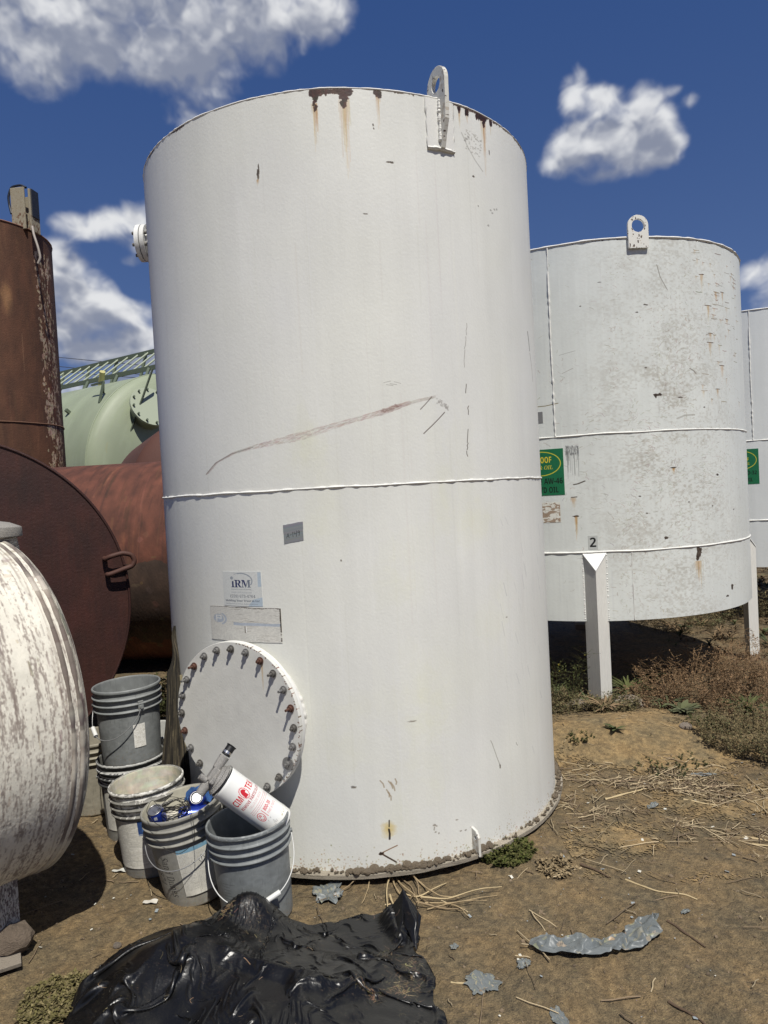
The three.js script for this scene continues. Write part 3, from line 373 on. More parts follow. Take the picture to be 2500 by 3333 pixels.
function signTex(lines, seed) {
  return canvasTex(512, 512, (g, w, h) => {
    g.fillStyle = 'rgb(20,104,66)'; g.fillRect(0, 0, w, h); g.strokeStyle = 'rgb(206,196,58)'; g.lineWidth = 9; g.beginPath(); g.ellipse(w / 2, 160, 222, 132, 0, 0, 7); g.stroke();
    for (const [txt, x, y, font, col, mw] of lines) { g.font = font; g.fillStyle = col; g.fillText(txt, x, y, mw); }
    const q = rng(seed); for (let i = 0; i < 90; i++) { g.fillStyle = `rgba(${60 + q() * 60},${110 + q() * 40},${80 + q() * 40},.25)`; g.fillRect(q() * w, q() * h, 2 + q() * 8, 1 + q() * 3); }
  });
}
const YEL = 'rgb(222,198,52)', DRK = 'rgb(6,9,8)';
const legMat = std('#ffffff', .5, { map: canvasTex(256, 1024, (g, w, h) => { g.fillStyle = 'rgb(222,220,212)'; g.fillRect(0, 0, w, h); const q = rng(12); for (let i = 0; i < 120; i++) { g.fillStyle = 'rgba(190,184,170,.2)'; g.fillRect(q() * w, q() * h, 1 + q() * 3, 20 + q() * 120); } g.fillStyle = 'rgb(150,126,104)'; g.beginPath(); g.moveTo(0, h); for (let i = 0; i <= 32; i++) g.lineTo(i / 32 * w, h - 74 - 34 * vn(i * .5, 2) - 12 * q()); g.lineTo(w, h); g.fill(); for (let i = 0; i < 300; i++) { g.fillStyle = 'rgba(112,92,70,.4)'; g.fillRect(q() * w, h - q() * 90, 3, 3); } grain(g, w, h, (x, y, c) => { const k = .98 + (fbm(x / 14, y / 22, 3) - .5) * .07; c[0] *= k; c[1] *= k; c[2] *= k; }); }) });
function leggedTank(o) {
  const R = 1.28, t = thing('legged_tank', o.label, 'tank', [o.x, 0, o.z], 0, 'white tanks raised on legs');
  part('shell', wall(R, .563, 3.19, 192, 1), std('#ffffff', .42, { map: o.map, bumpMap: peelAt(5, 4), bumpScale: .0004 }), t);
  part('roof', new THREE.CircleGeometry(R - .001, 96).rotateX(-Math.PI / 2).translate(0, 3.178, 0), M.white, t);
  part('floor', surf(96, 6, (u, v) => { const a = u * Math.PI * 2, rr = R * (1 - v * .999); return [rr * Math.sin(a), .563 - .06 * v, rr * Math.cos(a)]; }), M.white, t);
  part('rim_edge', bead(R, 3.188, .008, .35, 41, 420), M.weld, t);
  part('weld_seam', bead(R, 1.864, .006, .35, 51, 420), M.weld, t); part('weld_seam', bead(R, 1.047, .007, .3, 61, 420), M.weld, t);
  part('vertical_weld', vbead(R, o.seam * RAD, 1.87, 3.18, .006, .7, 71), M.weld, t); if (o.lowSeam) part('vertical_weld', vbead(R, o.lowSeam * RAD, .57, 1.04, .003, .7, 73), M.weld, t);
  const w = .08, legG = (() => {                                   // angle-iron leg, corner outwards, with a sloped cap
    const top = 1.035, tip = .925, bot = -.06, P = [[-w, top, -.012], [0, tip, w], [w, top, -.012], [-w, bot, -.012], [0, bot, w], [w, bot, -.012]], tri = (a, b, c, d) => { const q = [a, b, c, a, c, d].map((i) => P[i]); const g = new THREE.BufferGeometry(); g.setAttribute('position', new THREE.Float32BufferAttribute(q.flat(), 3)); const u = { 0: [0, 1], 1: [1, .91], 2: [0, 1], 3: [0, 0], 4: [1, 0], 5: [0, 0] }; g.setAttribute('uv', new THREE.Float32BufferAttribute([a, b, c, a, c, d].map((i) => u[i]).flat(), 2)); g.computeVertexNormals(); return g; };
    return merge([tri(3, 4, 1, 0), tri(4, 5, 2, 1), tri(5, 3, 0, 2)]);
  })();
  const capG = (() => { const g = new THREE.BufferGeometry(), a = [-.084, 1.045, -.004], b = [0, .928, .086], c = [.084, 1.045, -.004], dn = ([x, y, z]) => [x, y - .009, z]; const f = [[a, b, c], [dn(c), dn(b), dn(a)], [a, dn(a), dn(b)], [a, dn(b), b], [b, dn(b), dn(c)], [b, dn(c), c]].flat(2); g.setAttribute('position', new THREE.Float32BufferAttribute(f, 3)); g.computeVertexNormals(); return g; })();
  for (let k = 0; k < 4; k++) {
    const th = (o.leg + k * 90) * RAD, leg = part('leg', legG, legMat, t); leg.position.set(...onCyl(R, th, 0)); leg.rotation.y = th; part('cap_plate', capG, M.whiteBright, leg);
    if (o.welds) { const b = [], q = rng(k + 5); for (let y = .58; y < 1.03; y += .012) for (const s of [-1, 1]) b.push(new THREE.SphereGeometry(.005 + q() * .003, 5, 4).translate(s * w, y, -.006)); part('leg_weld', merge(b), M.weld, leg); }
  }
  if (o.lug) { const s = new THREE.Shape(); s.moveTo(-.07, -.085); s.quadraticCurveTo(-.07, -.095, -.055, -.095); s.lineTo(.055, -.095); s.quadraticCurveTo(.07, -.095, .07, -.085); s.lineTo(.07, .055); s.absarc(0, .055, .07, 0, Math.PI, false); s.lineTo(-.07, -.085); const hh = new THREE.Path(); hh.absarc(0, .055, .046, 0, 6.284, true); s.holes.push(hh);
    const g = new THREE.ExtrudeGeometry(s, { depth: .016, curveSegments: 28, bevelEnabled: true, bevelSize: .002, bevelThickness: .002, bevelSegments: 2 }); const l = part('lifting_lug', g, std('#ffffff', .55, { map: canvasTex(256, 256, (c, ww, h2) => { c.fillStyle = 'rgb(224,222,214)'; c.fillRect(0, 0, ww, h2); const q = rng(7); for (let i = 0; i < 20; i++) blotch(c, q() * ww, q() * h2, 2 + q() * 7, 4 + q() * 16, 'rgba(54,38,28,.85)', q); for (let i = 0; i < 30; i++) blotch(c, q() * ww, q() * h2, 3 + q() * 7, 3, 'rgba(150,120,90,.5)', q); }) }), t, 'lifting eye with chipped paint'); l.material.map.repeat.set(5, 5); const a = o.lug * RAD; l.position.set(...onCyl(R + .004, a, 3.205)); l.rotation.y = a; }
  part('oil_sign', patch(R, o.sign[0] * RAD, o.sign[1] * RAD, o.sign[2], o.sign[3], .002, 12), std('#ffffff', .45, { map: o.signMap }), t, o.signLabel);
  return t;
}
const t2 = leggedTank({ x: 1.736, z: -6.176, leg: -13.1, seam: -23.3, lowSeam: -1.8, lug: 4.1, welds: true, label: 'white tank on legs with grimy scratched paint and a number 2 decal', map: leggedMap(404, { size: 2048, base: 'rgb(219,222,217)', full: true }), sign: [-35.5, -21.1, 1.457, 1.783], signLabel: 'green oil sign with yellow oval',
  signMap: signTex([['PROOF', 172, 150, 'bold 92px sans-serif', YEL, 210], ['& OIL', 230, 222, 'italic 58px serif', YEL, 190], ['PROOF AW-46', 40, 386, 'bold 88px sans-serif', DRK, 456], ['HYD OIL', 186, 484, 'bold 90px sans-serif', DRK, 260]], 3) });
{ const R = 1.28;
  part('number_decal', patch(R, -14.8 * RAD, -11.9 * RAD, 1.068, 1.163, .0015, 4), std('#ffffff', .5, { map: canvasTex(128, 192, (g, w, h) => { g.fillStyle = 'rgb(186,188,184)'; g.fillRect(0, 0, w, h); g.fillStyle = 'rgb(20,20,20)'; g.font = 'bold 186px sans-serif'; g.fillText('2', 16, 162, 96); }) }), t2, 'black number 2 decal');
  part('peeled_label', patch(R, -34 * RAD, -22.8 * RAD, 1.264, 1.405, .0015, 10), std('#ffffff', .8, { map: canvasTex(256, 200, (g, w, h) => { g.fillStyle = 'rgb(158,138,118)'; g.fillRect(0, 0, w, h); const q = rng(19); for (let i = 0; i < 90; i++) blotch(g, q() * w, q() * h, 6 + q() * 22, 5 + q() * 16, 'rgba(222,220,210,.9)', q, 7); for (let i = 0; i < 60; i++) { g.strokeStyle = 'rgba(96,78,62,.7)'; g.lineWidth = 1.4; const x = q() * w, y = q() * h; g.beginPath(); g.moveTo(x, y); g.lineTo(x + (q() - .5) * 50, y + (q() - .5) * 40); g.stroke(); } }) }), t2, 'mostly peeled paper label');
  part('tape_scrap', patch(R, -31 * RAD, -26.9 * RAD, 1.97, 2.05, .0015, 5), std([.2, .2, .2], .5), t2, 'grey tape scrap');
}
leggedTank({ x: 4.38, z: -8.42, leg: 20, seam: -26.5, label: 'cleaner white tank on legs standing behind the grimy numbered tank', map: leggedMap(505, { size: 1024, base: 'rgb(218,221,220)' }), sign: [-39, -24.5, 1.42, 1.78], signLabel: 'green oil sign with yellow oval',
  signMap: signTex([['PROOF', 150, 112, 'bold 72px sans-serif', YEL, 190], ['PROOF', 160, 176, 'bold 72px sans-serif', YEL, 210], ['CANS & OIL', 150, 228, 'italic 46px serif', YEL, 230], ['PROOF ISO-32', 40, 372, 'bold 76px sans-serif', DRK, 440], ['PUMP OIL', 130, 474, 'bold 76px sans-serif', DRK, 290]], 5) });

// ------------------------------------------------------------------ lying and standing tanks on the shaded side
function lying(R, L, head, seg = 96, rows = 1, headRows = 10) {   // along +x from 0 to L, dished head at x = 0 pointing -x when head > 0; u round, v along
  const shell = surf(seg, rows, (u, v) => { const a = u * Math.PI * 2; return [v * L, -R * Math.cos(a), R * Math.sin(a), u, v]; }, true);
  const cap = (sx, x0) => surf(seg, headRows, (u, v) => { const a = u * Math.PI * 2, q = v * Math.PI / 2; return [x0 + sx * head * Math.sin(q), -R * Math.cos(q) * Math.cos(a), R * Math.cos(q) * Math.sin(a), u, v * .3]; }, true);
  return { shell, far: cap(1, L), near: cap(-1, 0) };
}
const streakMap = (seed, base, w, h, paint) => canvasTex(w, h, (g) => { g.fillStyle = base; g.fillRect(0, 0, w, h); paint(g, rng(seed), w, h); });
// white weathered tank: u runs round from underneath, so streaks run along u
{
  const R = .659, L = 2.6;
  const map = streakMap(61, 'rgb(228,223,208)', 2048, 1024, (g, r, w, h) => {
    for (let i = 0; i < 3000; i++) { const x = r() * w, y = r() * h, k = fbm(x / 150, y / 26, 4); if (k > .5) continue; g.strokeStyle = r() < .75 ? `rgba(${84 + r() * 34},${68 + r() * 28},${62 + r() * 24},${.12 + r() * .38})` : `rgba(${120 + r() * 40},${104 + r() * 30},${72 + r() * 30},.2)`; g.lineWidth = .8 + r() * 1.8; g.beginPath(); g.moveTo(x, y); g.lineTo(x + 4 + r() * 22, y + (r() - .5) * 3); g.stroke(); }
    for (let i = 0; i < 46; i++) { const y = r() * h; for (let k = 0; k < 26; k++) { g.strokeStyle = `rgba(86,68,60,${.06 + r() * .2})`; g.lineWidth = 1 + r() * 2; const x = w * (.5 + (r() < .5 ? -1 : 1) * (.06 + r() * .4)); g.beginPath(); g.moveTo(x, y + (r() - .5) * 7); g.lineTo(x + 30 + r() * 90, y + (r() - .5) * 7); g.stroke(); } }
    for (let i = 0; i < 1700; i++) blotch(g, w * .5 + (r() + r() - 1) * w * .1, r() * h, 3 + r() * 9, 3 + r() * 6, `rgba(${92 + r() * 40},${80 + r() * 34},${66 + r() * 30},.2)`, r, 8);
    // lichen-dark streaks that follow the way rain runs down the shell
    grain(g, w, h, (x, y, c) => { const k = .97 + (fbm(x / 26, y / 12, 4) - .5) * .14, up = Math.abs(x / w - .5) * 2, n = fbm(x / 30, y / 2.6, 3) * .5 + fbm(x / 5, y / 1.9, 2) * .4 + fbm(x / 260, y / 16, 4) * .42 + (up > .16 ? .02 : -.05), q = sst(.68, .92, n) * .6; c[0] = lerp(c[0] * k, 104, q); c[1] = lerp(c[1] * k, 90, q); c[2] = lerp(c[2] * k, 84, q); });
  });
  const skin = heightTex(512, 512, (x, y) => .5 + (fbm(x / 8, y / 8, 4, 64) - .5), 5, 4), mat = std('#ffffff', .8, { map, bumpMap: skin, bumpScale: .0012 });
  const cs = streakMap(62, 'rgb(214,208,192)', 1024, 256, (g, r, w, h) => { for (let i = 0; i < 2200; i++) { g.strokeStyle = `rgba(${70 + r() * 30},${58 + r() * 24},${54 + r() * 20},${.2 + r() * .5})`; g.lineWidth = 1 + r() * 3; const x = r() * w, y = r() * h; if (fbm(x / 40, y / 20, 3) < .42) continue; g.beginPath(); g.moveTo(x, y); g.lineTo(x + 10 + r() * 40, y + (r() - .5) * 5); g.stroke(); } grain(g, w, h, (x, y, c) => { const k = .9 + (fbm(x / 20, y / 20, 4) - .5) * .3, q = sst(.52, .66, fbm(x / 40, y / 9, 5)) * .6; c[0] = lerp(c[0] * k, 78, q); c[1] = lerp(c[1] * k, 66, q); c[2] = lerp(c[2] * k, 62, q); }); });
  const g = lying(R, L, .13), t = thing('weathered_tank', 'white lying tank with dark weather streaks and a rounded end', 'tank', [-1.575 - .643 * L, .786, -2.83 + .766 * L], 50 * RAD);
  part('shell', g.shell, mat, t); part('head', g.far, std('#ffffff', .8, { map: cs, bumpMap: skin, bumpScale: .003 }), t); part('head', g.near, mat, t);
  const band = (x) => surf(160, 6, (u, v) => { const a = u * Math.PI * 2, b = v * Math.PI * 2, k = .004 * (1 + .5 * (vn(u * 90, 3) - .5)); return [x + Math.sin(b) * k * 2.2, -(R + Math.cos(b) * k) * Math.cos(a), (R + Math.cos(b) * k) * Math.sin(a), u, .5]; });
  part('weld_band', band(L), std('#ffffff', .85, { map: cs }), t); part('weld_band', band(L - .03), std('#ffffff', .85, { map: cs }), t);
  const hatch = new THREE.Group(); hatch.name = 'filler_cap'; hatch.position.set(L - .035, R - .014, -.01); t.add(hatch);
  const hm = std('#ffffff', .85, { map: cs }); part('collar', cylG(.13, .14, .06, 40).translate(0, -.005, 0), hm, hatch);
  part('lid', new THREE.LatheGeometry([[0, .075], [.06, .072], [.11, .062], [.148, .045], [.153, .04], [.153, .008], [.147, .004], [0, .004]].map(([a, b]) => new THREE.Vector2(a, b)), 48).translate(0, .012, 0), std([.33, .31, .28], .85, { bumpMap: skin, bumpScale: .003 }), hatch);
  // leg plates
  for (const [lx, lz] of [[L - .18, .365], [L - .18, -.365], [.4, .365], [.4, -.365]]) { const leg = part('leg', box(.1, .46, .012, lx, -.786 + .215, lz), std('#ffffff', .8, { map: cs }), t); part('leg_web', box(.012, .46, .09, lx - .045, -.786 + .215, lz - .05), std('#ffffff', .8, { map: cs }), leg); }
  single('base_plate', box(.22, .014, .2, 0, 0, 0, .003).rotateY(.5), std([.3, .26, .21], .9, { bumpMap: soilBump, bumpScale: .004 }), 'muddy steel base plate under the weathered tank leg', 'plate', [-1.455, gh(-1.455, -2.4) + .02, -2.4]);
}
// maroon tank, flat end towards us
{
  const R = .93, L = 2.2, g = lying(R, L, .02, 128), t = thing('maroon_tank', 'dark maroon lying tank with a flat round end and pipe handle', 'tank', [-2.31, R + .1, -3.63], (27 + 90) * RAD);
  const flat = new THREE.CircleGeometry(R, 128).rotateY(-Math.PI / 2);
  const map = streakMap(71, 'rgb(60,30,22)', 1024, 1024, (c, r, w, h) => { for (let i = 0; i < 500; i++) blotch(c, r() * w, r() * h, 8 + r() * 50, 8 + r() * 60, r() < .5 ? 'rgba(70,32,26,.06)' : 'rgba(52,28,24,.08)', r); for (let i = 0; i < 30; i++) { c.strokeStyle = 'rgba(140,118,104,.45)'; c.lineWidth = 1.2; const x = 430 + r() * 46, y = 400 + r() * 70; c.beginPath(); c.moveTo(x, y); c.lineTo(x + 5 + r() * 8, y + 4 + r() * 10); c.stroke(); } for (let i = 0; i < 12; i++) { c.strokeStyle = 'rgba(20,12,10,.6)'; c.lineWidth = 1.6; const x = 230 + r() * 160, y = 400 + r() * 260; c.beginPath(); c.moveTo(x, y); c.lineTo(x + 20 + r() * 20, y - 3 + r() * 5); c.stroke(); } grain(c, w, h, (x, y, q) => { const k = .95 + (fbm(x / 60, y / 80, 5) - .5) * .5 + (vn(x / 6, y / 90) - .5) * .12; q[0] *= k; q[1] *= k; q[2] *= k; }); });
  const mm = std('#ffffff', .62, { map, bumpMap: peelAt(3, 3), bumpScale: .001 });
  part('end_plate', flat, mm, t); part('shell', g.shell, mm, t); part('head', g.far, mm, t);
  part('edge_weld', new THREE.TorusGeometry(R, .008, 6, 160).rotateY(Math.PI / 2), mm, t);
  const P = (rt, up, out) => [-out, up, rt];                     // right along the face, up, out of the face (local: face looks to -x)
  const hd = part('pipe_handle', tube([P(.81, .225, 0), P(.81, .225, .04), P(.84, .238, .06), P(.9, .25, .065), P(.945, .237, .065), P(.96, .205, .065), P(.945, .175, .065), P(.9, .16, .06), P(.85, .143, .05), P(.82, .135, .04), P(.82, .135, 0)], .014, 70, 10), std([.075, .03, .02], .7), t); hd.rotation.x = 0;
  single('broken_rock', rock(.05, 9, .8), std([.26, .22, .17], .95, { bumpMap: soilBump, bumpScale: .004 }), 'pale broken rock stuck low on the maroon tank end', 'rock', [-1.745, .44, -3.87]);
}
// rusty tank lying across behind it
{
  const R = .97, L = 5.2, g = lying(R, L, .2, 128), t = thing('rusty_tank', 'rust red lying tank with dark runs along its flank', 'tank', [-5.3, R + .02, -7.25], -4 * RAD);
  const map = streakMap(81, 'rgb(98,58,44)', 2048, 1024, (c, r, w, h) => {
    for (let i = 0; i < 5200; i++) { const x = r() * w, y = r() * h; if (fbm(x / 300, y / 22, 4) < .47) continue; c.strokeStyle = r() < .7 ? `rgba(${50 + r() * 26},${30 + r() * 16},${22 + r() * 12},${.08 + r() * .24})` : `rgba(${126 + r() * 30},${84 + r() * 24},${60 + r() * 20},.16)`; c.lineWidth = 1 + r() * 4; c.beginPath(); c.moveTo(x, y); c.lineTo(x + 20 + r() * 120, y + (r() - .5) * 8); c.stroke(); }
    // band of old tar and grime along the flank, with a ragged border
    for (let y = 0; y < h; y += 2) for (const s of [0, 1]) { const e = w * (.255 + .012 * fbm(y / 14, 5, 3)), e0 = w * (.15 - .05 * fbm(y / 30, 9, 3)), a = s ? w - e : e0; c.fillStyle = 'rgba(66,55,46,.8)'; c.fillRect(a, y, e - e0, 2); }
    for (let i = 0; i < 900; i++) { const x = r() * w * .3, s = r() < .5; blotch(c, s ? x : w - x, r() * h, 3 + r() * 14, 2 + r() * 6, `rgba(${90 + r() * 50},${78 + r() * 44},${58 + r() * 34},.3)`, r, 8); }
    grain(c, w, h, (x, y, q) => { const k = .92 + (fbm(x / 40, y / 14, 5) - .5) * .5; q[0] *= k; q[1] *= k; q[2] *= k; });
  });
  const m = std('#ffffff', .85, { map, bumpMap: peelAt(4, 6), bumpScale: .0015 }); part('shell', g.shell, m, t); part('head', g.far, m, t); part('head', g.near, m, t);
  for (const x of [.8, L - .8]) part('saddle', box(.2, .5, 1.3, x, -R + .2, 0), M.rustDark, t);
}
// domed brown tank farther back
{
  const R = 1.05, g = lying(R, 3, .42, 96), t = thing('brown_tank', 'brown lying tank whose rounded top shows between green tank and rusty tank', 'tank', [-2.3, R + .62, -9.6], 115 * RAD), m = std([.1, .042, .03], .75, { bumpMap: peelAt(4, 4), bumpScale: .0015 });
  part('shell', g.shell, m, t); part('head', g.near, m, t); part('head', g.far, m, t); for (const x of [.5, 2.4]) part('saddle', box(.2, .9, 1.3, x, -R - .2, 0), M.rustDark, t);
}
// tall rusty standing tank
{
  const k = 1.1, R = 1.1, H = 5.003 * 1 + .345, t = thing('rusty_silo', 'tall standing rust brown tank with flaking paint and a vent post', 'tank', [-5.138 * k, 0, -9.14 * k], 40 * RAD); const cam = 29.3 * RAD;   // side that faces the yard
  const map = canvasTex(2048, 2048, (g, w, h) => {
    g.fillStyle = 'rgb(96,63,44)'; g.fillRect(0, 0, w, h); const r = rng(55), X = (d) => (d + 90) / 180 * w, Y = (y) => (1 - y / H) * h;
    for (let i = 0; i < 2600; i++) { const x = r() * w, y = r() * h; if (fbm(x / 90, y / 300, 4) < .48) continue; g.fillStyle = r() < .5 ? `rgba(${84 + r() * 20},${46 + r() * 14},${30 + r() * 10},.1)` : `rgba(${130 + r() * 26},${98 + r() * 22},${68 + r() * 18},.09)`; g.fillRect(x, y, 3 + r() * 14, 20 + r() * 160); }
    for (let i = 0; i < 300; i++) { g.strokeStyle = `rgba(150,116,84,${.05 + r() * .14})`; g.lineWidth = 1 + r(); const x = r() * w, y = r() * h; g.beginPath(); g.moveTo(x, y); g.lineTo(x + 60 + r() * 200, y + (r() - .5) * 6); g.stroke(); }
    for (let k2 = 0; k2 < 30; k2++) blotch(g, X(12) + (r() - .5) * 40, Y(4.35) + (r() - .5) * 90, 40, 60, 'rgba(160,120,80,.05)', r); g.fillStyle = 'rgba(168,138,104,.3)'; g.fillRect(X(21), Y(3.9), 7, 190);
    // strip of pale flaking paint with rust eating through it
    for (let i = 0; i < 2600; i++) { const y = r() * 3.4 + 1.7, d = 47 - (y - 4.8) * .8 + (r() + r() - 1) * 12; if (fbm(d * .5 + 4, y * 4.5, 4) < .45) continue; blotch(g, X(d), Y(y), 4 + r() * 12, 4 + r() * 12, `rgba(${186 + r() * 20},${164 + r() * 18},${138 + r() * 16},.75)`, r, 8); }
    for (let i = 0; i < 2200; i++) { const y = r() * 3.4 + 1.7, d = 48 - (y - 4.8) * .8 + (r() + r() - 1) * 9; if (fbm(d * .8 + 44, y * 7, 4) < .5) continue; blotch(g, X(d), Y(y), 3 + r() * 10, 3 + r() * 13, `rgba(${74 + r() * 24},${42 + r() * 14},${24 + r() * 10},.75)`, r, 8); }
    grain(g, w, h, (x, y, c) => { const k2 = .92 + (fbm(x / 60, y / 90, 5) - .5) * .42 + (vn(x / 30, y / 3) - .5) * .06; c[0] *= k2; c[1] *= k2; c[2] *= k2; });
  }, THREE.MirroredRepeatWrapping, THREE.ClampToEdgeWrapping);
  part('shell', wall(R, 0, H, 160, 1), std('#ffffff', .8, { map, bumpMap: peelAt(5, 8), bumpScale: .002 }), t);
  part('roof', surf(96, 6, (u, v) => { const a = u * Math.PI * 2, rr = R * (1 - v * .999); return [rr * Math.sin(a), H + .05 * v, rr * Math.cos(a)]; }), std([.13, .05, .035], .8), t);
  part('rim_edge', bead(R, H, .012, .2, 5, 260), std([.2, .1, .07], .8), t); part('weld_seam', bead(R + .002, 2.72, .011, .2, 6, 260), std([.12, .06, .035], .85), t);
  const px = R * .98, pa = 33 * RAD, post = new THREE.Group(); post.name = 'vent_post'; post.position.set(px * Math.sin(pa), H - .05, px * Math.cos(pa)); post.rotation.y = -48 * RAD; t.add(post);
  const pm = std('#ffffff', .9, { map: streakMap(5, 'rgb(150,142,122)', 256, 512, (g, r, w, h) => { for (let i = 0; i < 600; i++) blotch(g, r() * w, r() * h, 2 + r() * 6, 2 + r() * 8, r() < .5 ? 'rgba(110,84,58,.25)' : 'rgba(178,172,154,.25)', r, 8); for (let i = 0; i < 40; i++) blotch(g, r() * w, h - r() * 200, 4 + r() * 14, 6 + r() * 20, 'rgba(84,48,28,.45)', r); }) });
  part('front_face', box(.2, .56, .03, -.05, .3, .09, .01), pm, post); part('side_face', box(.03, .56, .2, .115, .27, 0, .01), pm, post); part('dark_panel', box(.035, .38, .16, .125, .37, -.005, .012), std([.012, .014, .022], .5), post);
  part('back_face', box(.2, .5, .03, -.03, .27, -.09), pm, post);
  part('cable', tube([[.06, .58, .06], [-.02, .62, .06], [-.14, .6, .07], [-.19, .48, .08], [-.185, .36, .08], [-.15, .24, .1]], .016, 50, 8), std([.012, .016, .03], .5), post);
  part('conduit', tube([[.14, .04, .1], [.2, -.1, .17], [.265, -.28, .2], [.29, -.42, .205], [.26, -.5, .215]], .016, 40, 8), std([.34, .3, .26], .6), t.children[t.children.length - 1]);
}
// ------------------------------------------------------------------ pale green tank with ladder, wires
{
  const R = 2.05, L = 6, ax = 56 * RAD, t = thing('green_tank', 'pale green lying tank with a ladder along its top', 'tank', [-4.35, 2.17, -14.9], ax - Math.PI / 2);   // local +x points to the near end
  const map = streakMap(31, 'rgb(150,159,134)', 1024, 1024, (g, r, w, h) => { for (let i = 0; i < 900; i++) { g.fillStyle = r() < .5 ? 'rgba(150,164,128,.08)' : 'rgba(200,206,176,.07)'; g.fillRect(r() * w, r() * h, 10 + r() * 60, 2 + r() * 10); } for (let i = 0; i < 60; i++) blotch(g, r() * w, r() * h, 4 + r() * 20, 3 + r() * 6, 'rgba(170,150,96,.14)', r); grain(g, w, h, (x, y, c) => { const k = .97 + (fbm(x / 50, y / 50, 4) - .5) * .12; c[0] *= k; c[1] *= k; c[2] *= k; }); });
  const m = std('#ffffff', .55, { map }), gd = std([.1, .125, .085], .6), lt = std([.36, .4, .3], .55), g = lying(R, L, .5, 96); for (const k of ['shell', 'far', 'near']) g[k].translate(-L, 0, 0);
  part('shell', g.shell, m, t); part('head', g.far, m, t); part('head', g.near, m, t);
  part('edge_weld', new THREE.TorusGeometry(R, .014, 6, 140).rotateY(Math.PI / 2), m, t);
  const ang = (f, rr, x) => [x, Math.cos(f * RAD) * rr, Math.sin(f * RAD) * rr];          // f: degrees from the top towards the yard
  const lad = new THREE.Group(); lad.name = 'ladder'; t.add(lad);
  part('rail', bar(ang(9, R + .14, -L), ang(9, R + .14, .75), .05, .09), gd, lad); part('rail', bar(ang(-9, R + .72, -L), ang(-9, R + .72, 1.3), .05, .09), gd, lad);
  for (let x = -L + .2; x < .6; x += .36) part('rung', rod(ang(9, R + .14, x), ang(-9, R + .72, x), .02, 8), lt, lad);
  for (let x = -L + .6; x < .5; x += 1.05) { part('support', bar(ang(9, R + .14, x), ang(15, R - .02, x + .12), .05, .05), gd, lad); part('support', bar(ang(-9, R + .72, x), ang(-3, R - .02, x + .12), .05, .05), gd, lad); }
  const inv = new THREE.Matrix4().compose(t.position, new THREE.Quaternion().setFromEuler(t.rotation), new THREE.Vector3(1, 1, 1)).invert(), W = (x, y, z) => new THREE.Vector3(x, y, z).applyMatrix4(inv).toArray();
  part('brace', merge([bar(W(-4.3, 4.14, -13.75), W(-4.83, 2.83, -13.7), .09, .02), bar(W(-4.83, 2.83, -13.7), W(-4.7, 2.57, -13.8), .07, .02)]), gd, t);
  const mw = new THREE.Group(); mw.name = 'manway'; mw.position.set(.3, 1.15, .85); mw.rotation.z = .42; mw.rotation.y = -.2; t.add(mw);
  part('neck', cylG(.34, .34, .5, 40).rotateZ(Math.PI / 2), m, mw); part('cover', cylG(.42, .42, .05, 48).rotateZ(Math.PI / 2).translate(.26, 0, 0), lt, mw); for (let k = 0; k < 12; k++) { const a = k * Math.PI / 6; part('bolt', cylG(.022, .022, .06, 6).rotateZ(Math.PI / 2).translate(.3, Math.cos(a) * .37, Math.sin(a) * .37), gd, mw); }
  const onF = (f, x) => ang(f, R, x);
  part('bracket', merge([bar(onF(38, -.42), ang(38, R + .22, -.2), .03, .05), bar(ang(38, R + .22, -.2), onF(48, -.2), .03, .05), bar(ang(38, R + .22, -.2), ang(38, R + .2, -.6), .05, .03)]), gd, t);
  for (const x of [-1.55, -1.05]) part('stud', merge([bar(onF(52, x), ang(52, R + .1, x), .06, .06)]), gd, t);
  part('pipe_stub', rod(ang(16, R - .02, -1.5), ang(16, R + .26, -1.3), .06, 14), std([.5, .46, .2], .5), t); part('step', merge([bar(ang(74, R, -.95), ang(74, R + .16, -.95), .2, .03), bar(ang(74, R + .16, -.95), ang(80, R + .14, -.95), .2, .03)]), gd, t);
  for (const x of [-1.2, -4.8]) part('stand', box(.3, 1.2, 3, x, -R - .2, 0), gd, t);
}
{
  const wires = [[[-26.5, 14.21], [-19.9, 13.2]], [[-26.5, 13.44], [-22.26, 12.79]], [[-26.5, 13.015], [-23.7, 12.63]]], m = std([.03, .03, .035], .6);
  ['topmost', 'middle', 'lowest'].forEach((w, i) => { const [[x0, y0], [x1, y1]] = wires[i], s = (y1 - y0) / (x1 - x0), P = []; for (let x = -60; x <= 40; x += 10) P.push([x, y0 + s * (x + 26.5) + .0006 * (x + 26.5) ** 2, -60]); single('power_line', tube(P, .026, 60, 5), m, `${w} of three thin power lines crossing the clouds behind the green tank`, 'power line', [0, 0, 0], 'power lines'); });
}
// ------------------------------------------------------------------ pails
const pailProfile = (() => { const o = [[0, 0], [.122, 0], [.1285, .003], [.1305, .010], [.1425, .262]]; for (const y of [.264, .294, .324]) { const r = .143 + (y - .264) * .05; o.push([r, y], [r + .0105, y + .0005], [r + .0118, y + .004], [r + .0108, y + .0082], [r + .0005, y + .0085]); } o.push([.1475, .355], [.1545, .3555], [.1562, .3595], [.1562, .3665], [.154, .3705], [.150, .3712], [.1475, .369], [.1463, .362], [.127, .012], [.12, .007], [0, .007]); return o.map(([a, b]) => new THREE.Vector2(a, b)); })();
const pailG = new THREE.LatheGeometry(pailProfile, 72);
{ const uv = pailG.attributes.uv, p = pailG.attributes.position, n = pailProfile.length; for (let i = 0; i < p.count; i++) { const k = i % n, inside = k > 25; uv.setY(i, inside ? .02 + .28 * p.getY(i) / .37 : .35 + .65 * p.getY(i) / .372); } }   // lower 0.3 of the map: inside of the pail; upper part: outside
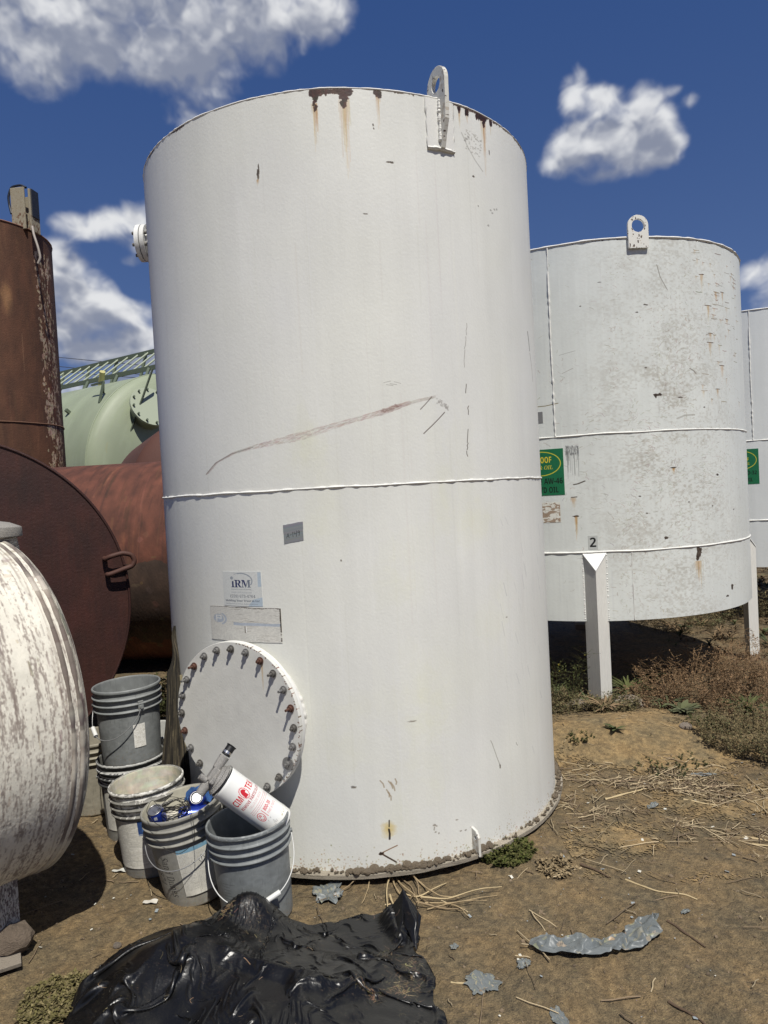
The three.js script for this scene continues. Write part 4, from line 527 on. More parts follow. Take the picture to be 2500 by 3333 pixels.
function pailMap(seed, o) {
  return canvasTex(1024, 1024, (g, w, h) => {
    const r = rng(seed), yIn = h * .7; g.fillStyle = o.out; g.fillRect(0, 0, w, yIn - 20); g.fillStyle = o.inn; g.fillRect(0, yIn - 20, w, h);
    for (let i = 0; i < 420; i++) { g.fillStyle = r() < .5 ? 'rgba(20,22,22,.1)' : 'rgba(200,200,196,.09)'; g.fillRect(r() * w, r() * yIn, 1 + r() * 4, 4 + r() * 60); }
    for (let i = 0; i < 260; i++) { g.strokeStyle = `rgba(190,192,190,${.08 + r() * .2})`; g.lineWidth = .8 + r() * 1.4; const x = r() * w, y = r() * yIn; g.beginPath(); g.moveTo(x, y); g.lineTo(x + (r() - .5) * 60, y + (r() - .5) * 26); g.stroke(); }
    // soil stuck to the foot, in flecks
    for (let i = 0; i < 3800; i++) { const y = yIn - 16 - r() * r() * r() * 250; g.fillStyle = `rgba(${112 + r() * 40},${92 + r() * 34},${68 + r() * 26},${.2 + r() * .4})`; g.fillRect(r() * w, y, 2 + r() * 5, 1.5 + r() * 4); }
    if (o.paint) { for (let i = 0; i < 900; i++) { const k = Math.floor(r() * 4), y = [4, 46, 100, 152][k] + r() * 16, x = r() * w; blotch(g, x, y, 4 + r() * 18, 2 + r() * 9, `rgba(232,230,222,${.35 + r() * .55})`, r, 8); if (r() < .18) g.fillRect(x, y, 2 + r() * 3, 10 + r() * 34); } }
    if (o.innPaint) { for (let i = 0; i < 900; i++) blotch(g, r() * w, yIn + r() * h * .3, 10 + r() * 40, 4 + r() * 16, `rgba(${206 + r() * 30},${202 + r() * 28},${182 + r() * 28},.3)`, r, 9); for (let i = 0; i < 60; i++) { g.fillStyle = 'rgba(60,56,50,.6)'; g.fillRect(r() * w, h * .76 + r() * 60, 2 + r() * 6, 8 + r() * 50); } for (let x = 0; x < w; x += 6) { g.fillStyle = 'rgba(58,56,54,.9)'; g.fillRect(x, h * .84 + 26 * vn(x / 40, 3), 7, h); } }
    if (o.extra) o.extra(g, w, yIn, r);
    grain(g, w, h, (x, y, c) => { const k = .96 + (fbm(x / 24, y / 24, 4) - .5) * .22; c[0] *= k; c[1] *= k; c[2] *= k; });
  });
}
const bailMat = std([.34, .34, .34], .4, { metalness: .5 }), gripMat = std([.68, .68, .65], .55);
function pail(name, label, pos, tilt, spin, mat, o = {}) {
  const t = thing(name, label, 'pail', pos, 0, o.group); t.rotation.set(o.tiltX || 0, spin, 0); const q = new THREE.Quaternion().setFromAxisAngle(new THREE.Vector3(0, 0, 1), tilt); t.quaternion.premultiply(q);
  part('body', pailG, mat, t);
  const e0 = o.bail ?? 95;
  for (const s of [-1, 1]) { const a = s * e0 * RAD, ear = part('handle_ear', merge([box(.026, .05, .009, 0, .287, .1505, .003), cylG(.008, .008, .014, 12).rotateX(Math.PI / 2).translate(0, .284, .155)]), o.earMat || mat, t); ear.rotation.y = a; }
  if (o.bail !== null) {
    const drop = o.drop ?? .19, P = []; for (let s = -1; s <= 1.0001; s += .1) { const a = s * e0 * RAD, c = Math.cos(s * Math.PI / 2); P.push([Math.sin(a) * (.157 + .014 * c), .284 - drop * Math.pow(Math.max(0, c), .75), Math.cos(a) * (.157 + .014 * c)]); }
    const b = part('bail', tube(P, .0021, 90, 6), o.bailMat || bailMat, t); const c = new THREE.CatmullRomCurve3(P.map((v) => new THREE.Vector3(...v))), A = c.getPoint(o.g0 ?? .46), B = c.getPoint(o.g1 ?? .6); part('grip', rod(A.toArray(), B.toArray(), .0098, 12), gripMat, b);
  }
  return t;
}
// curved paper on the pail's tapered side
function pailLabel(t, a0, a1, y0, y1, map, label, wob = 0) { const rr = (y) => .1303 + (y - .01) * .0476; part('paper_label', surf(18, 8, (u, v) => { const y = lerp(y0, y1, v), a = lerp(a0, a1, u) * RAD, k = rr(y) + .0016 + wob * vn(u * 7, v * 6 + 3) * Math.max(0, 1 - v * 1.4); return [k * Math.sin(a), y, k * Math.cos(a), u, v]; }), std('#ffffff', .75, { map, side: THREE.DoubleSide }), t, label); }
function printed(w, h, seed, draw) { return canvasTex(w, h, (g) => { const r = rng(seed); g.fillStyle = 'rgb(206,203,192)'; g.fillRect(0, 0, w, h); draw(g, r); for (let i = 0; i < 200; i++) { g.fillStyle = `rgba(140,128,106,${.05 + r() * .15})`; g.fillRect(r() * w, r() * h, 2 + r() * 14, 2 + r() * 8); } grain(g, w, h, (x, y, c) => { const k = .97 + (fbm(x / 16, y / 16, 4) - .5) * .12; c[0] *= k; c[1] *= k; c[2] *= k; }); }); }
const smallPrint = (g, r, x, y, w, n, lh = 8, a = .5) => { for (let k = 0; k < n; k++) { let cx = x; while (cx < x + w * (r() < .2 ? .6 : 1)) { const l = 4 + r() * 16; g.fillStyle = `rgba(58,60,66,${a * (.6 + r() * .4)})`; g.fillRect(cx, y + k * lh, Math.min(l, x + w - cx), 2.4); cx += l + 4; } } };
const GREY = 'rgb(104,108,110)', gyMat = (m, rough = .5) => std('#ffffff', rough, { map: m });
const pailBase = (x, z, d = 0) => [x, gh(x, z) + d, z];

// front pail that holds the filter
const pA = pail('grey_pail', 'dark grey pail with white bail handle holding a fuel filter', pailBase(-.557, -2.653, -.002), 3.5 * RAD, 10 * RAD, gyMat(pailMap(201, { out: 'rgb(124,128,128)', inn: 'rgb(124,128,128)', extra: (g, w, h, r) => { g.strokeStyle = 'rgba(20,22,24,.55)'; g.lineWidth = 2; for (let k = 0; k < 16; k++) { g.beginPath(); g.moveTo(880, 330 + k * 20); g.lineTo(920 + (k % 4 ? 0 : 26), 330 + k * 20); g.stroke(); } for (let i = 0; i < 70; i++) blotch(g, r() * w, 4 + r() * 30, 3 + r() * 8, 2 + r() * 4, 'rgba(200,200,196,.4)', r, 7); } })), { bail: 97, drop: .16, g0: .54, g1: .67, bailMat: std([.62, .62, .6], .5), earMat: std([.12, .13, .135], .5) });
// pail with cans and wire
const sandDunes = canvasTex(1024, 1024, (g, w, h) => { g.fillStyle = 'rgb(142,140,132)'; g.fillRect(0, 0, w, h); g.fillStyle = 'rgb(190,186,168)'; g.fillRect(0, h * .7 - 18, w, h); const r = rng(14);
  for (let i = 0; i < 500; i++) { g.fillStyle = r() < .5 ? 'rgba(96,94,88,.12)' : 'rgba(196,192,180,.12)'; g.fillRect(r() * w, r() * h * .7, 1 + r() * 4, 6 + r() * 60); }
  for (let i = 0; i < 5200; i++) { const y = h * .68 - r() * r() * 260; g.fillStyle = `rgba(${124 + r() * 40},${106 + r() * 34},${84 + r() * 26},${.12 + r() * .3})`; g.fillRect(r() * w, y, 2 + r() * 5, 2 + r() * 4); }
  g.save(); g.translate(946, 268); g.rotate(Math.PI / 2 - .06); g.fillStyle = 'rgba(40,40,42,.9)'; g.font = 'italic 56px serif'; g.fillText('Sand Dunes', 0, 0, 300); g.fillText('4 5874', 40, 58, 210); g.restore();
  grain(g, w, h, (x, y, c) => { const k = .96 + (fbm(x / 26, y / 26, 4) - .5) * .2; c[0] *= k; c[1] *= k; c[2] *= k; }); });
const pB = pail('grey_pail', 'light grey pail with handwriting, filled with blue cans and tangled wire', pailBase(-.828, -2.83, -.006), 8 * RAD, -6 * RAD, std('#ffffff', .6, { map: sandDunes }), { bail: 74, drop: .1, tiltX: .05, g0: .9, g1: .93 });
pailLabel(pB, 4, 78, .055, .245, printed(512, 400, 5, (g, r) => { g.fillStyle = 'rgb(120,160,182)'; g.fillRect(0, 0, 512, 34); smallPrint(g, r, 12, 46, 150, 20); smallPrint(g, r, 180, 46, 130, 20); smallPrint(g, r, 180, 214, 310, 20); smallPrint(g, r, 12, 214, 150, 18); g.strokeStyle = 'rgb(50,50,54)'; g.lineWidth = 4; g.beginPath(); g.moveTo(250, 92); g.lineTo(284, 128); g.lineTo(250, 164); g.lineTo(216, 128); g.closePath(); g.fillStyle = 'rgb(214,212,204)'; g.fill(); g.stroke(); g.fillStyle = 'rgb(30,30,32)'; g.font = 'bold 50px sans-serif'; g.fillText('!', 242, 146); g.strokeStyle = 'rgba(90,90,90,.6)'; g.lineWidth = 2; g.beginPath(); g.moveTo(170, 40); g.lineTo(170, 400); g.moveTo(0, 204); g.lineTo(512, 204); g.stroke(); }), 'torn hazard label printed in small type', .006);
// paint-splashed pail
const pC = pail('grey_pail', 'paint splashed pail crusted with white paint inside', pailBase(-1.058, -3.02, -.004), 4 * RAD, 0, gyMat(pailMap(203, { out: 'rgb(128,126,120)', inn: 'rgb(196,192,176)', paint: true, innPaint: true }), .6), { bail: null });
pailLabel(pC, -62, 30, .05, .25, printed(512, 400, 9, (g, r) => { g.fillStyle = 'rgb(34,66,120)'; g.fillRect(330, 0, 182, 120); g.fillStyle = 'rgb(60,96,150)'; g.fillRect(368, 24, 96, 84); g.fillStyle = 'rgb(150,60,70)'; g.fillRect(396, 44, 30, 40); smallPrint(g, r, 14, 14, 300, 46, 8, .35); g.fillStyle = 'rgb(40,40,46)'; g.font = 'bold 30px sans-serif'; g.fillText('SKIM-C', 356, 160); smallPrint(g, r, 356, 180, 140, 22, 9, .7); g.fillStyle = 'rgba(226,223,214,.75)'; for (let k = 0; k < 120; k++) g.fillRect(r() * 320, r() * 400, 10 + r() * 60, 2 + r() * 5); }), 'paint smeared paper label with a blue square', .002);
part('grime', surf(40, 6, (u, v) => { const a = u * Math.PI * 2, rr = .139 * (1 - v * .999); return [rr * Math.sin(a), .24 + .012 * (vn(u * 9, v * 4) - .5), rr * Math.cos(a)]; }), std([.035, .034, .034], .9, { bumpMap: soilBump, bumpScale: .02 }), pC, 'dark grime dried inside');
// nested stack
const pD = pail('grey_pail', 'lower pail of the nested stack, smeared label, white drips on its rings', pailBase(-1.262, -3.355, -.004), 1 * RAD, .3, gyMat(pailMap(204, { out: 'rgb(126,126,120)', inn: 'rgb(126,126,120)', paint: false, extra: (g, w, h, r) => { g.fillStyle = 'rgba(36,38,40,.75)'; g.fillRect(0, 0, w, 190); for (const y of [2, 56, 108, 160]) for (let x = 0; x < w; x += 8) { g.fillStyle = 'rgba(206,206,202,.9)'; g.fillRect(x, y + r() * 3, 9, 13 + r() * 3); } } }), .6), { bail: null });
pailLabel(pD, -60, 24, .06, .25, printed(256, 256, 17, (g, r) => { smallPrint(g, r, 10, 12, 230, 26, 9, .22); g.strokeStyle = 'rgba(236,234,226,.9)'; g.lineWidth = 10; g.beginPath(); g.moveTo(190, 6); g.quadraticCurveTo(214, 120, 196, 250); g.stroke(); }), 'washed-out paper label', .002);
const pE = pail('grey_pail', 'upper pail of the nested stack with a white sticker', pailBase(-1.258, -3.352, .335), 1.5 * RAD, -20 * RAD, gyMat(pailMap(205, { out: 'rgb(132,135,134)', inn: 'rgb(132,135,134)', extra: (g, w, h, r) => { for (let i = 0; i < 80; i++) blotch(g, w * .55 + r() * 200, 130 + r() * 30, 3 + r() * 6, 2 + r() * 8, 'rgba(190,176,120,.5)', r, 7); } })), { bail: 62, drop: .13, g0: .2, g1: .33 });
pailLabel(pE, 46, 68, .098, .205, printed(128, 256, 3, (g, r) => { g.fillStyle = 'rgb(232,230,222)'; g.fillRect(0, 0, 128, 256); for (let i = 0; i < 60; i++) { g.strokeStyle = 'rgba(150,140,120,.6)'; g.lineWidth = 1.6; const x = r() * 128, y = r() * 256; g.beginPath(); g.moveTo(x, y); g.lineTo(x + (r() - .5) * 60, y + (r() - .5) * 24); g.stroke(); } }), 'crinkled white sticker', .002);
pail('grey_pail', 'pale grey pail half hidden behind the nested stack, by the board', pailBase(-1.285, -3.71, -.004), -1 * RAD, .6, gyMat(pailMap(206, { out: 'rgb(190,190,184)', inn: 'rgb(190,190,184)' }), .6), { bail: null });
pail('grey_pail', 'dusty beige pail standing between the weathered tank and the nested stack', pailBase(-1.575, -3.66, -.004), 0, .2, gyMat(pailMap(207, { out: 'rgb(150,144,128)', inn: 'rgb(150,144,128)' }), .7), { bail: null });

// fuel filter leaning in the front pail
{
  const B = new THREE.Vector3(-.455, .295, -2.685), T = new THREE.Vector3(-.668, .502, -2.632), d = T.clone().sub(B), L = d.length(); d.normalize();
  const f = thing('fuel_filter', 'white spin-on fuel filter with red print, leaning in the dark grey pail', 'filter', B.toArray()); f.quaternion.setFromUnitVectors(new THREE.Vector3(0, 1, 0), d); f.rotateY(.62);
  const map = canvasTex(1024, 512, (g, w, h) => { g.fillStyle = 'rgb(232,232,228)'; g.fillRect(0, 0, w, h); const r = rng(6); g.save(); g.translate(w / 2, 0);
    // canvas width is one turn (0.408 m), height the can's length; u = 0.5 faces the front
    g.fillStyle = 'rgb(200,42,52)'; g.font = 'bold 66px sans-serif'; g.fillText('CIM', -142, 178, 112); g.fillText('TEK', 66, 178, 112);
    g.strokeStyle = 'rgb(214,70,78)'; g.lineWidth = 4; g.beginPath(); g.arc(16, 152, 38, 0, 7); g.stroke(); for (let k = 0; k < 22; k++) { const a = k / 22 * 6.283; g.beginPath(); g.moveTo(16 + Math.cos(a) * 38, 152 + Math.sin(a) * 38); g.lineTo(16 + Math.cos(a) * 46, 152 + Math.sin(a) * 46); g.stroke(); } g.beginPath(); g.moveTo(-10, 180); g.quadraticCurveTo(-16, 132, 14, 122); g.quadraticCurveTo(44, 126, 46, 150); g.lineTo(28, 152); g.lineTo(30, 182); g.closePath(); g.fill();
    g.fillStyle = 'rgb(170,70,76)'; g.font = 'bold 31px sans-serif'; g.fillText('REMOVE PARTICULATE', -132, 222, 330); g.fillStyle = 'rgba(190,110,116,.6)'; g.font = '24px sans-serif'; g.fillText('CELLULOSE MEDIA', -70, 252, 220);
    g.fillStyle = 'rgba(200,110,116,.6)'; g.fillRect(-110, 266, 300, 3); for (let k = 0; k < 2; k++) smallRed(g, r, -110, 278 + k * 12, 290);
    g.strokeStyle = 'rgb(206,60,68)'; g.lineWidth = 5; g.beginPath(); g.arc(-72, 338, 32, 0, 7); g.stroke(); g.fillStyle = 'rgb(206,60,68)'; g.font = 'bold 26px sans-serif'; g.fillText('30', -88, 336); for (let k = 0; k < 5; k++) { const a = .35 + k * .6; g.beginPath(); g.arc(-72 + Math.cos(a) * 21, 338 + Math.sin(a) * 21, 4.4, 0, 7); g.fill(); }
    g.fillRect(-24, 306, 5, 62); g.font = 'bold 36px sans-serif'; g.fillText('800-30', -4, 334, 118); g.fillStyle = 'rgba(206,90,96,.7)'; g.font = '25px sans-serif'; g.fillText('PART # 70012', -4, 364, 150);
    g.restore(); for (let i = 0; i < 26; i++) blotch(g, w / 2 + 60 + r() * 160, 420 + r() * 60, 3 + r() * 10, 2 + r() * 5, 'rgba(176,160,110,.35)', r); for (let i = 0; i < 12; i++) blotch(g, w / 2 - 60 + r() * 60, 380 + r() * 60, 3 + r() * 8, 2 + r() * 8, 'rgba(130,130,130,.3)', r); });
  function smallRed(g, r, x, y, w) { let cx = x; while (cx < x + w) { const l = 4 + r() * 14; g.fillStyle = 'rgba(196,96,104,.55)'; g.fillRect(cx, y, l, 4); cx += l + 4; } }
  const can = new THREE.LatheGeometry([[0, 0], [.048, 0], [.057, .004], [.0606, .012], [.061, .03], [.061, L - .03], [.0615, L - .02], [.0605, L - .012], [.056, L - .006], [0, L - .006]].map(([a, b]) => new THREE.Vector2(a, b)), 64); { const uv = can.attributes.uv, p = can.attributes.position; for (let i = 0; i < uv.count; i++) uv.setXY(i, (uv.getX(i) + .5) % 1.0001, p.getY(i) / L); }
  // seam of the print at the back: shift u by half a turn without wrapping inside a face
  { const n = can.attributes.uv.count, uv = can.attributes.uv, rows = n / 65; for (let k = 0; k <= 64; k++) for (let j = 0; j < rows; j++) uv.setX(k * rows + j, k / 64 + .5); }
  part('canister', can, phy('#ffffff', .32, { map, clearcoat: .3, clearcoatRoughness: .2 }), f, 'white canister printed in red');
  const al = std([.4, .385, .36], .48, { metalness: .55, bumpMap: peelAt(6, 6), bumpScale: .0012 });
  const hd = part('filter_head', merge([cylG(.052, .061, .012, 40).translate(0, L + .006, 0), cylG(.042, .05, .01, 40).translate(0, L + .018, 0), box(.056, .03, .042, 0, L + .033, 0, .008), cylG(.017, .02, .05, 20).rotateZ(Math.PI / 2).translate(.05, L + .036, 0), cylG(.017, .021, .05, 20).rotateZ(Math.PI / 2).translate(-.055, L + .034, 0), box(.03, .018, .085, -.02, L + .03, .0, .006), cylG(.012, .012, .03, 12).translate(-.03, L + .06, .01)]), al, f);
  part('gasket', cylG(.0622, .0622, .005, 40, true).translate(0, L - .006, 0), M.black, f);
  part('hose_stub', merge([cylG(.0175, .0175, .034, 20).rotateZ(Math.PI / 2).translate(.099, L + .036, 0), cylG(.017, .021, .006, 20).rotateZ(Math.PI / 2).translate(.118, L + .036, 0)]), M.black, hd); part('hose_clamp', cylG(.0186, .0186, .009, 24, true).rotateZ(Math.PI / 2).translate(.092, L + .036, 0), std([.7, .7, .7], .25, { metalness: .9 }), hd);
}
// rubbish in the pail with the handwriting
{
  const C = new THREE.Vector3(-.868, .335, -2.808);
  const canTex = (seed) => canvasTex(512, 256, (g, w, h) => { g.fillStyle = 'rgb(34,58,150)'; g.fillRect(0, 0, w, h); const r = rng(seed); g.fillStyle = 'rgb(214,216,222)'; for (let k = 0; k < 7; k++) g.fillRect(20 + k * 70, 50 + r() * 40, 34, 14 + r() * 30); for (let k = 0; k < 40; k++) { g.fillStyle = 'rgba(200,206,220,.7)'; g.fillRect(r() * w, r() * h, 6 + r() * 30, 2 + r() * 4); } g.fillStyle = 'rgba(20,34,100,.7)'; for (let k = 0; k < 26; k++) g.fillRect(r() * w, r() * h, 3, 20 + r() * 50); });
  const alu = std([.42, .42, .43], .38, { metalness: .85 });
  const can = (label, p, rot, seed, squash) => { const t = thing('drink_can', label, 'can', p, 0, 'cans in the pail'); t.rotation.set(...rot); const b = new THREE.LatheGeometry([[.022, 0], [.026, .004], [.033, .012], [.033, .1], [.027, .113], [.026, .116]].map(([a, c]) => new THREE.Vector2(a, c)), 40); const q = b.attributes.position; for (let i = 0; i < q.count; i++) { const a = Math.atan2(q.getX(i), q.getZ(i)), y = q.getY(i), k = 1 - squash * .35 * Math.exp(-((y - .055) ** 2) / .0008) * (.5 + .5 * Math.cos(a * 2 + seed)) - .05 * (vn(a * 3 + 9, y * 90 + seed) - .5); q.setX(i, q.getX(i) * k); q.setZ(i, q.getZ(i) * k); } b.computeVertexNormals(); part('can_body', b, phy('#ffffff', .3, { map: canTex(seed), metalness: .4 }), t); part('can_lid', merge([cylG(.0262, .0262, .002, 30).translate(0, .112, 0), new THREE.TorusGeometry(.0262, .0018, 6, 30).rotateX(Math.PI / 2).translate(0, .116, 0), box(.012, .0016, .022, 0, .1145, .004)]), alu, t); part('can_base', merge([cylG(.022, .018, .004, 30).translate(0, .004, 0), new THREE.TorusGeometry(.0235, .0022, 6, 30).rotateX(Math.PI / 2).translate(0, .001, 0)]), alu, t); return t; };
  can('crushed blue and white can lying beside the wire tangle near the rim', [C.x - .062, C.y - .07, C.z + .06], [.25, .9, .2], 3, 1);
  can('blue can showing its bare round metal end beside the rag', [C.x + .07, C.y + .05, C.z + .045], [-2.25, .15, .1], 8, .3);
  can('blue can on its side under the filter head', [C.x + .115, C.y - .015, C.z + .045], [0, .25, 1.5], 12, .6);
  single('wire_tangle', (() => { const r = rng(90), a = []; for (let k = 0; k < 15; k++) { const P = [], R0 = .038 + r() * .022, tx = (r() - .5) * 1.1, tz = (r() - .5) * 1.1, ph = r() * 6; for (let j = 0; j < 12; j++) { const q = j / 12 * 6.283 + ph, e = R0 * (.85 + .3 * r()); P.push([Math.cos(q) * e, Math.sin(q) * e * Math.sin(tx) + (r() - .5) * .012 + .028, Math.sin(q) * e * Math.cos(tx) + Math.cos(q) * e * Math.sin(tz) * .3]); } a.push(tube(P, .0011, 60, 4, true)); } a.push(tube([[-.04, .04, .03], [-.075, .075, .02], [-.085, .05, .06], [-.05, .03, .1], [.0, .01, .125]], .0011, 40, 4), tube([[.03, .05, .03], [.07, .08, .05], [.1, .03, .1], [.11, -.04, .13], [.06, -.075, .15], [.01, -.055, .155]], .0011, 40, 4)); return merge(a); })(), std([.03, .028, .026], .45, { metalness: .4 }), 'tangle of thin dark wire among the blue cans', 'wire', [C.x - .012, C.y - .005, C.z + .075]);
  single('paper_ball', rock(.045, 41, .7, 3), std([.6, .56, .46], .95), 'crumpled cream paper inside the wire tangle', 'paper', [C.x - .01, C.y - .02, C.z + .062]);
  single('rubbish_fill', surf(40, 10, (u, v) => { const a = u * Math.PI * 2, rr = .138 * (1 - v * .999), x = rr * Math.sin(a), z = rr * Math.cos(a); return [x, .03 * (fbm(x * 20 + 9, z * 20 + 5, 3) - .5) + x * .14, z]; }), std([.34, .31, .25], .95, { bumpMap: soilBump, bumpScale: .02 }), 'dusty packing filling the handwritten pail under the cans', 'rubbish', [C.x + .012, C.y - .045, C.z - .003]);
  single('blue_rag', surf(40, 24, (u, v) => { const x = lerp(-.035, .1, u), w = .03 * Math.sin(u * 5 + 1) * (v - .5), z = lerp(-.075, .015, v) + .03 * (vn(u * 5, v * 3) - .5); return [x, .05 + .055 * u - .02 * (v - .5) ** 2 * 6 + .05 * (ridge(u * 3.2 + 1, v * 3 + 7, 3) - .5) - .09 * sst(.5, 0, v) * .6 + w, z]; }), std([.035, .11, .3], .95, { side: THREE.DoubleSide, bumpMap: peelAt(3, 3), bumpScale: .003 }), 'crumpled blue rag at the back of the handwritten pail', 'rag', [C.x + .03, C.y - .035, C.z - .045]);
}
// weathered board leaning on the tank
{
  const map = canvasTex(256, 1024, (g, w, h) => { g.fillStyle = 'rgb(74,67,53)'; g.fillRect(0, 0, w, h); const r = rng(23); for (let i = 0; i < 500; i++) { g.fillStyle = r() < .6 ? `rgba(26,22,18,${.15 + r() * .4})` : `rgba(160,146,112,${.1 + r() * .25})`; g.fillRect(r() * w, r() * h, 2 + r() * 12, 30 + r() * 300); } grain(g, w, h, (x, y, c) => { const k = .8 + (fbm(x / 12, y / 90, 4) - .5) * .9; c[0] *= k; c[1] *= k; c[2] *= k; }); });
  const sheet = (off) => surf(10, 40, (u, v) => { const y = v * .98, wd = y < .78 ? lerp(.17, .085, sst(.1, .78, y)) : lerp(.06, .006, (y - .78) / .2), x = (u - .5) * wd + .02 * Math.sin(v * 5) * v + (y > .78 ? .008 * Math.sin((y - .78) * 30) : 0); return [x, y, off + .018 * Math.sin(u * 3.1) + .02 * Math.sin(v * 4.2) + .006 * vn(u * 3, v * 9)]; });
  const b = thing('weathered_board', 'dark split weathered board leaning upright against the tall white tank', 'board', [-1.05, gh(-1.05, -3.27), -3.27]); b.rotation.set(-.05, -.15, -.06);
  part('sheet', merge([sheet(0), sheet(-.012)]), std('#ffffff', .9, { map, side: THREE.DoubleSide }), b); part('splinter', bar([.078, .02, .02], [.03, .76, .03], .008, .008), std([.34, .29, .17], .9), b);
}
// ------------------------------------------------------------------ black plastic sheeting in front
{
  const c0 = [-.47, -2.12], out = [[.07, -2.09], [.095, -1.98], [.07, -1.8], [-.05, -1.62], [-.4, -1.54], [-.8, -1.6], [-.99, -1.82], [-1.01, -2.08], [-1.03, -2.24], [-.985, -2.38], [-.9, -2.49], [-.76, -2.54], [-.66, -2.53], [-.585, -2.535], [-.5, -2.535], [-.43, -2.5], [-.36, -2.5], [-.26, -2.52], [-.13, -2.555], [-.03, -2.56], [.02, -2.5], [.035, -2.42], [.02, -2.33], [.055, -2.25], [.07, -2.17]];
  const pol = out.map(([x, z]) => [Math.atan2(z - c0[1], x - c0[0]), Math.hypot(x - c0[0], z - c0[1])]).sort((a, b) => a[0] - b[0]);
  const rad = (a) => { let i = pol.findIndex((p) => p[0] > a); if (i < 0) i = 0; const B = pol[i], A = pol[(i + pol.length - 1) % pol.length]; let da = B[0] - A[0], t = a - A[0]; if (da <= 0) da += Math.PI * 2; if (t < 0) t += Math.PI * 2; const k = clamp(t / da, 0, 1); return lerp(A[1], B[1], k * k * (3 - 2 * k)); };
  const hump = (x, z, cx, cz, a, b, h, rot = 0) => { const X = x - cx, Z = z - cz, u = X * Math.cos(rot) + Z * Math.sin(rot), v = -X * Math.sin(rot) + Z * Math.cos(rot); return h * Math.exp(-(u * u) / (a * a) - (v * v) / (b * b)); };
  const fold = (x, z, x0, z0, x1, z1, w, h) => { const dx = x1 - x0, dz = z1 - z0, L2 = dx * dx + dz * dz, t = clamp(((x - x0) * dx + (z - z0) * dz) / L2, 0, 1), d = Math.hypot(x - x0 - t * dx, z - z0 - t * dz), e = sst(0, .18, t) * sst(1, .8, t); return h * e * Math.max(0, 1 - d / w) ** 1.4; };
  const lumps = (x, z) => Math.max(gh(x, z), hump(x, z, -.68, -2.27, .25, .19, .125) + hump(x, z, -.55, -2.47, .12, .085, .125) + .05 * (fbm(x * 6 + 31, z * 6 + 12, 3) - .5) * sst(.5, .3, Math.hypot((x + .47) * .8, z + 2.1)) + hump(x, z, -.4, -2.05, .3, .2, .085) + hump(x, z, -.84, -2.02, .17, .24, .085) + hump(x, z, -.12, -2.2, .2, .14, .03) + hump(x, z, -.3, -1.8, .35, .2, .1) + hump(x, z, -.02, -2.5, .06, .06, .04)
    + fold(x, z, -.62, -2.2, -.22, -2.03, .05, .03) + fold(x, z, -.36, -2.0, -.1, -2.1, .08, .03) + fold(x, z, -.08, -2.54, -.01, -2.36, .04, .035));
  // a slack sheet settles over the lumps: points joined by stretch, shear and bend links, too long for the space they have
  const N = 200, n1 = N + 1, cnt = n1 * n1, P = new Float32Array(cnt * 3), Q = new Float32Array(cnt * 3), pin = new Uint8Array(cnt), flat = new Float32Array(cnt * 2);
  for (let j = 0; j <= N; j++) for (let i = 0; i <= N; i++) {
    const a = i / N * 2 - 1, c = j / N * 2 - 1; let R = 0, ph = 0; if (a || c) { if (Math.abs(a) > Math.abs(c)) { R = a; ph = Math.PI / 4 * c / a; } else { R = c; ph = Math.PI / 2 - Math.PI / 4 * a / c; } }
    let th = ph + (R < 0 ? Math.PI : 0); R = Math.abs(R); th = Math.atan2(Math.sin(th), Math.cos(th)); const rr = rad(th) * (1 + .03 * (fbm(Math.cos(th) * 7 + 20, Math.sin(th) * 7 + 20, 3) - .5)), x = c0[0] + Math.cos(th) * rr * R, z = c0[1] + Math.sin(th) * rr * R, k = j * n1 + i;
    flat[k * 2] = x; flat[k * 2 + 1] = z; pin[k] = i === 0 || j === 0 || i === N || j === N ? 1 : 0; const y = pin[k] ? gh(x, z) - .002 : lumps(x, z) + .03 + .06 * (fbm(x * 11 + 3, z * 11 + 7, 3) - .3); P[k * 3] = x; P[k * 3 + 1] = y; P[k * 3 + 2] = z;
  }
  Q.set(P);
  const lay = new Float32Array(cnt); for (let k = 0; k < cnt; k++) lay[k] = lumps(flat[k * 2], flat[k * 2 + 1]); const links = []; const link = (a, c, st) => { const dx = flat[a * 2] - flat[c * 2], dz = flat[a * 2 + 1] - flat[c * 2 + 1], dy = lay[a] - lay[c], mx = (flat[a * 2] + flat[c * 2]) / 2, mz = (flat[a * 2 + 1] + flat[c * 2 + 1]) / 2; links.push(a, c, Math.hypot(dx, dy, dz) * (1.05 + (.05 + .2 * Math.abs(dx * (mz + 2.56) - dz * (mx + .53)) / (Math.hypot(dx, dz) * Math.hypot(mx + .53, mz + 2.56) + 1e-6)) * (.45 + .75 * sst(.3, .62, fbm(mx * 4 + 6, mz * 4 + 2, 2)))), st); };
  for (let j = 0; j <= N; j++) for (let i = 0; i <= N; i++) { const k = j * n1 + i; if (i < N) link(k, k + 1, 1); if (j < N) link(k, k + n1, 1); if (i < N && j < N) { link(k, k + n1 + 1, .5); link(k + 1, k + n1, .5); } if (i < N - 5) link(k, k + 6, .1); if (j < N - 5) link(k, k + 6 * n1, .1); if (i < N - 1) link(k, k + 2, .05); if (j < N - 1) link(k, k + 2 * n1, .05); }
  const LK = Float32Array.from(links), floorY = new Float32Array(cnt);
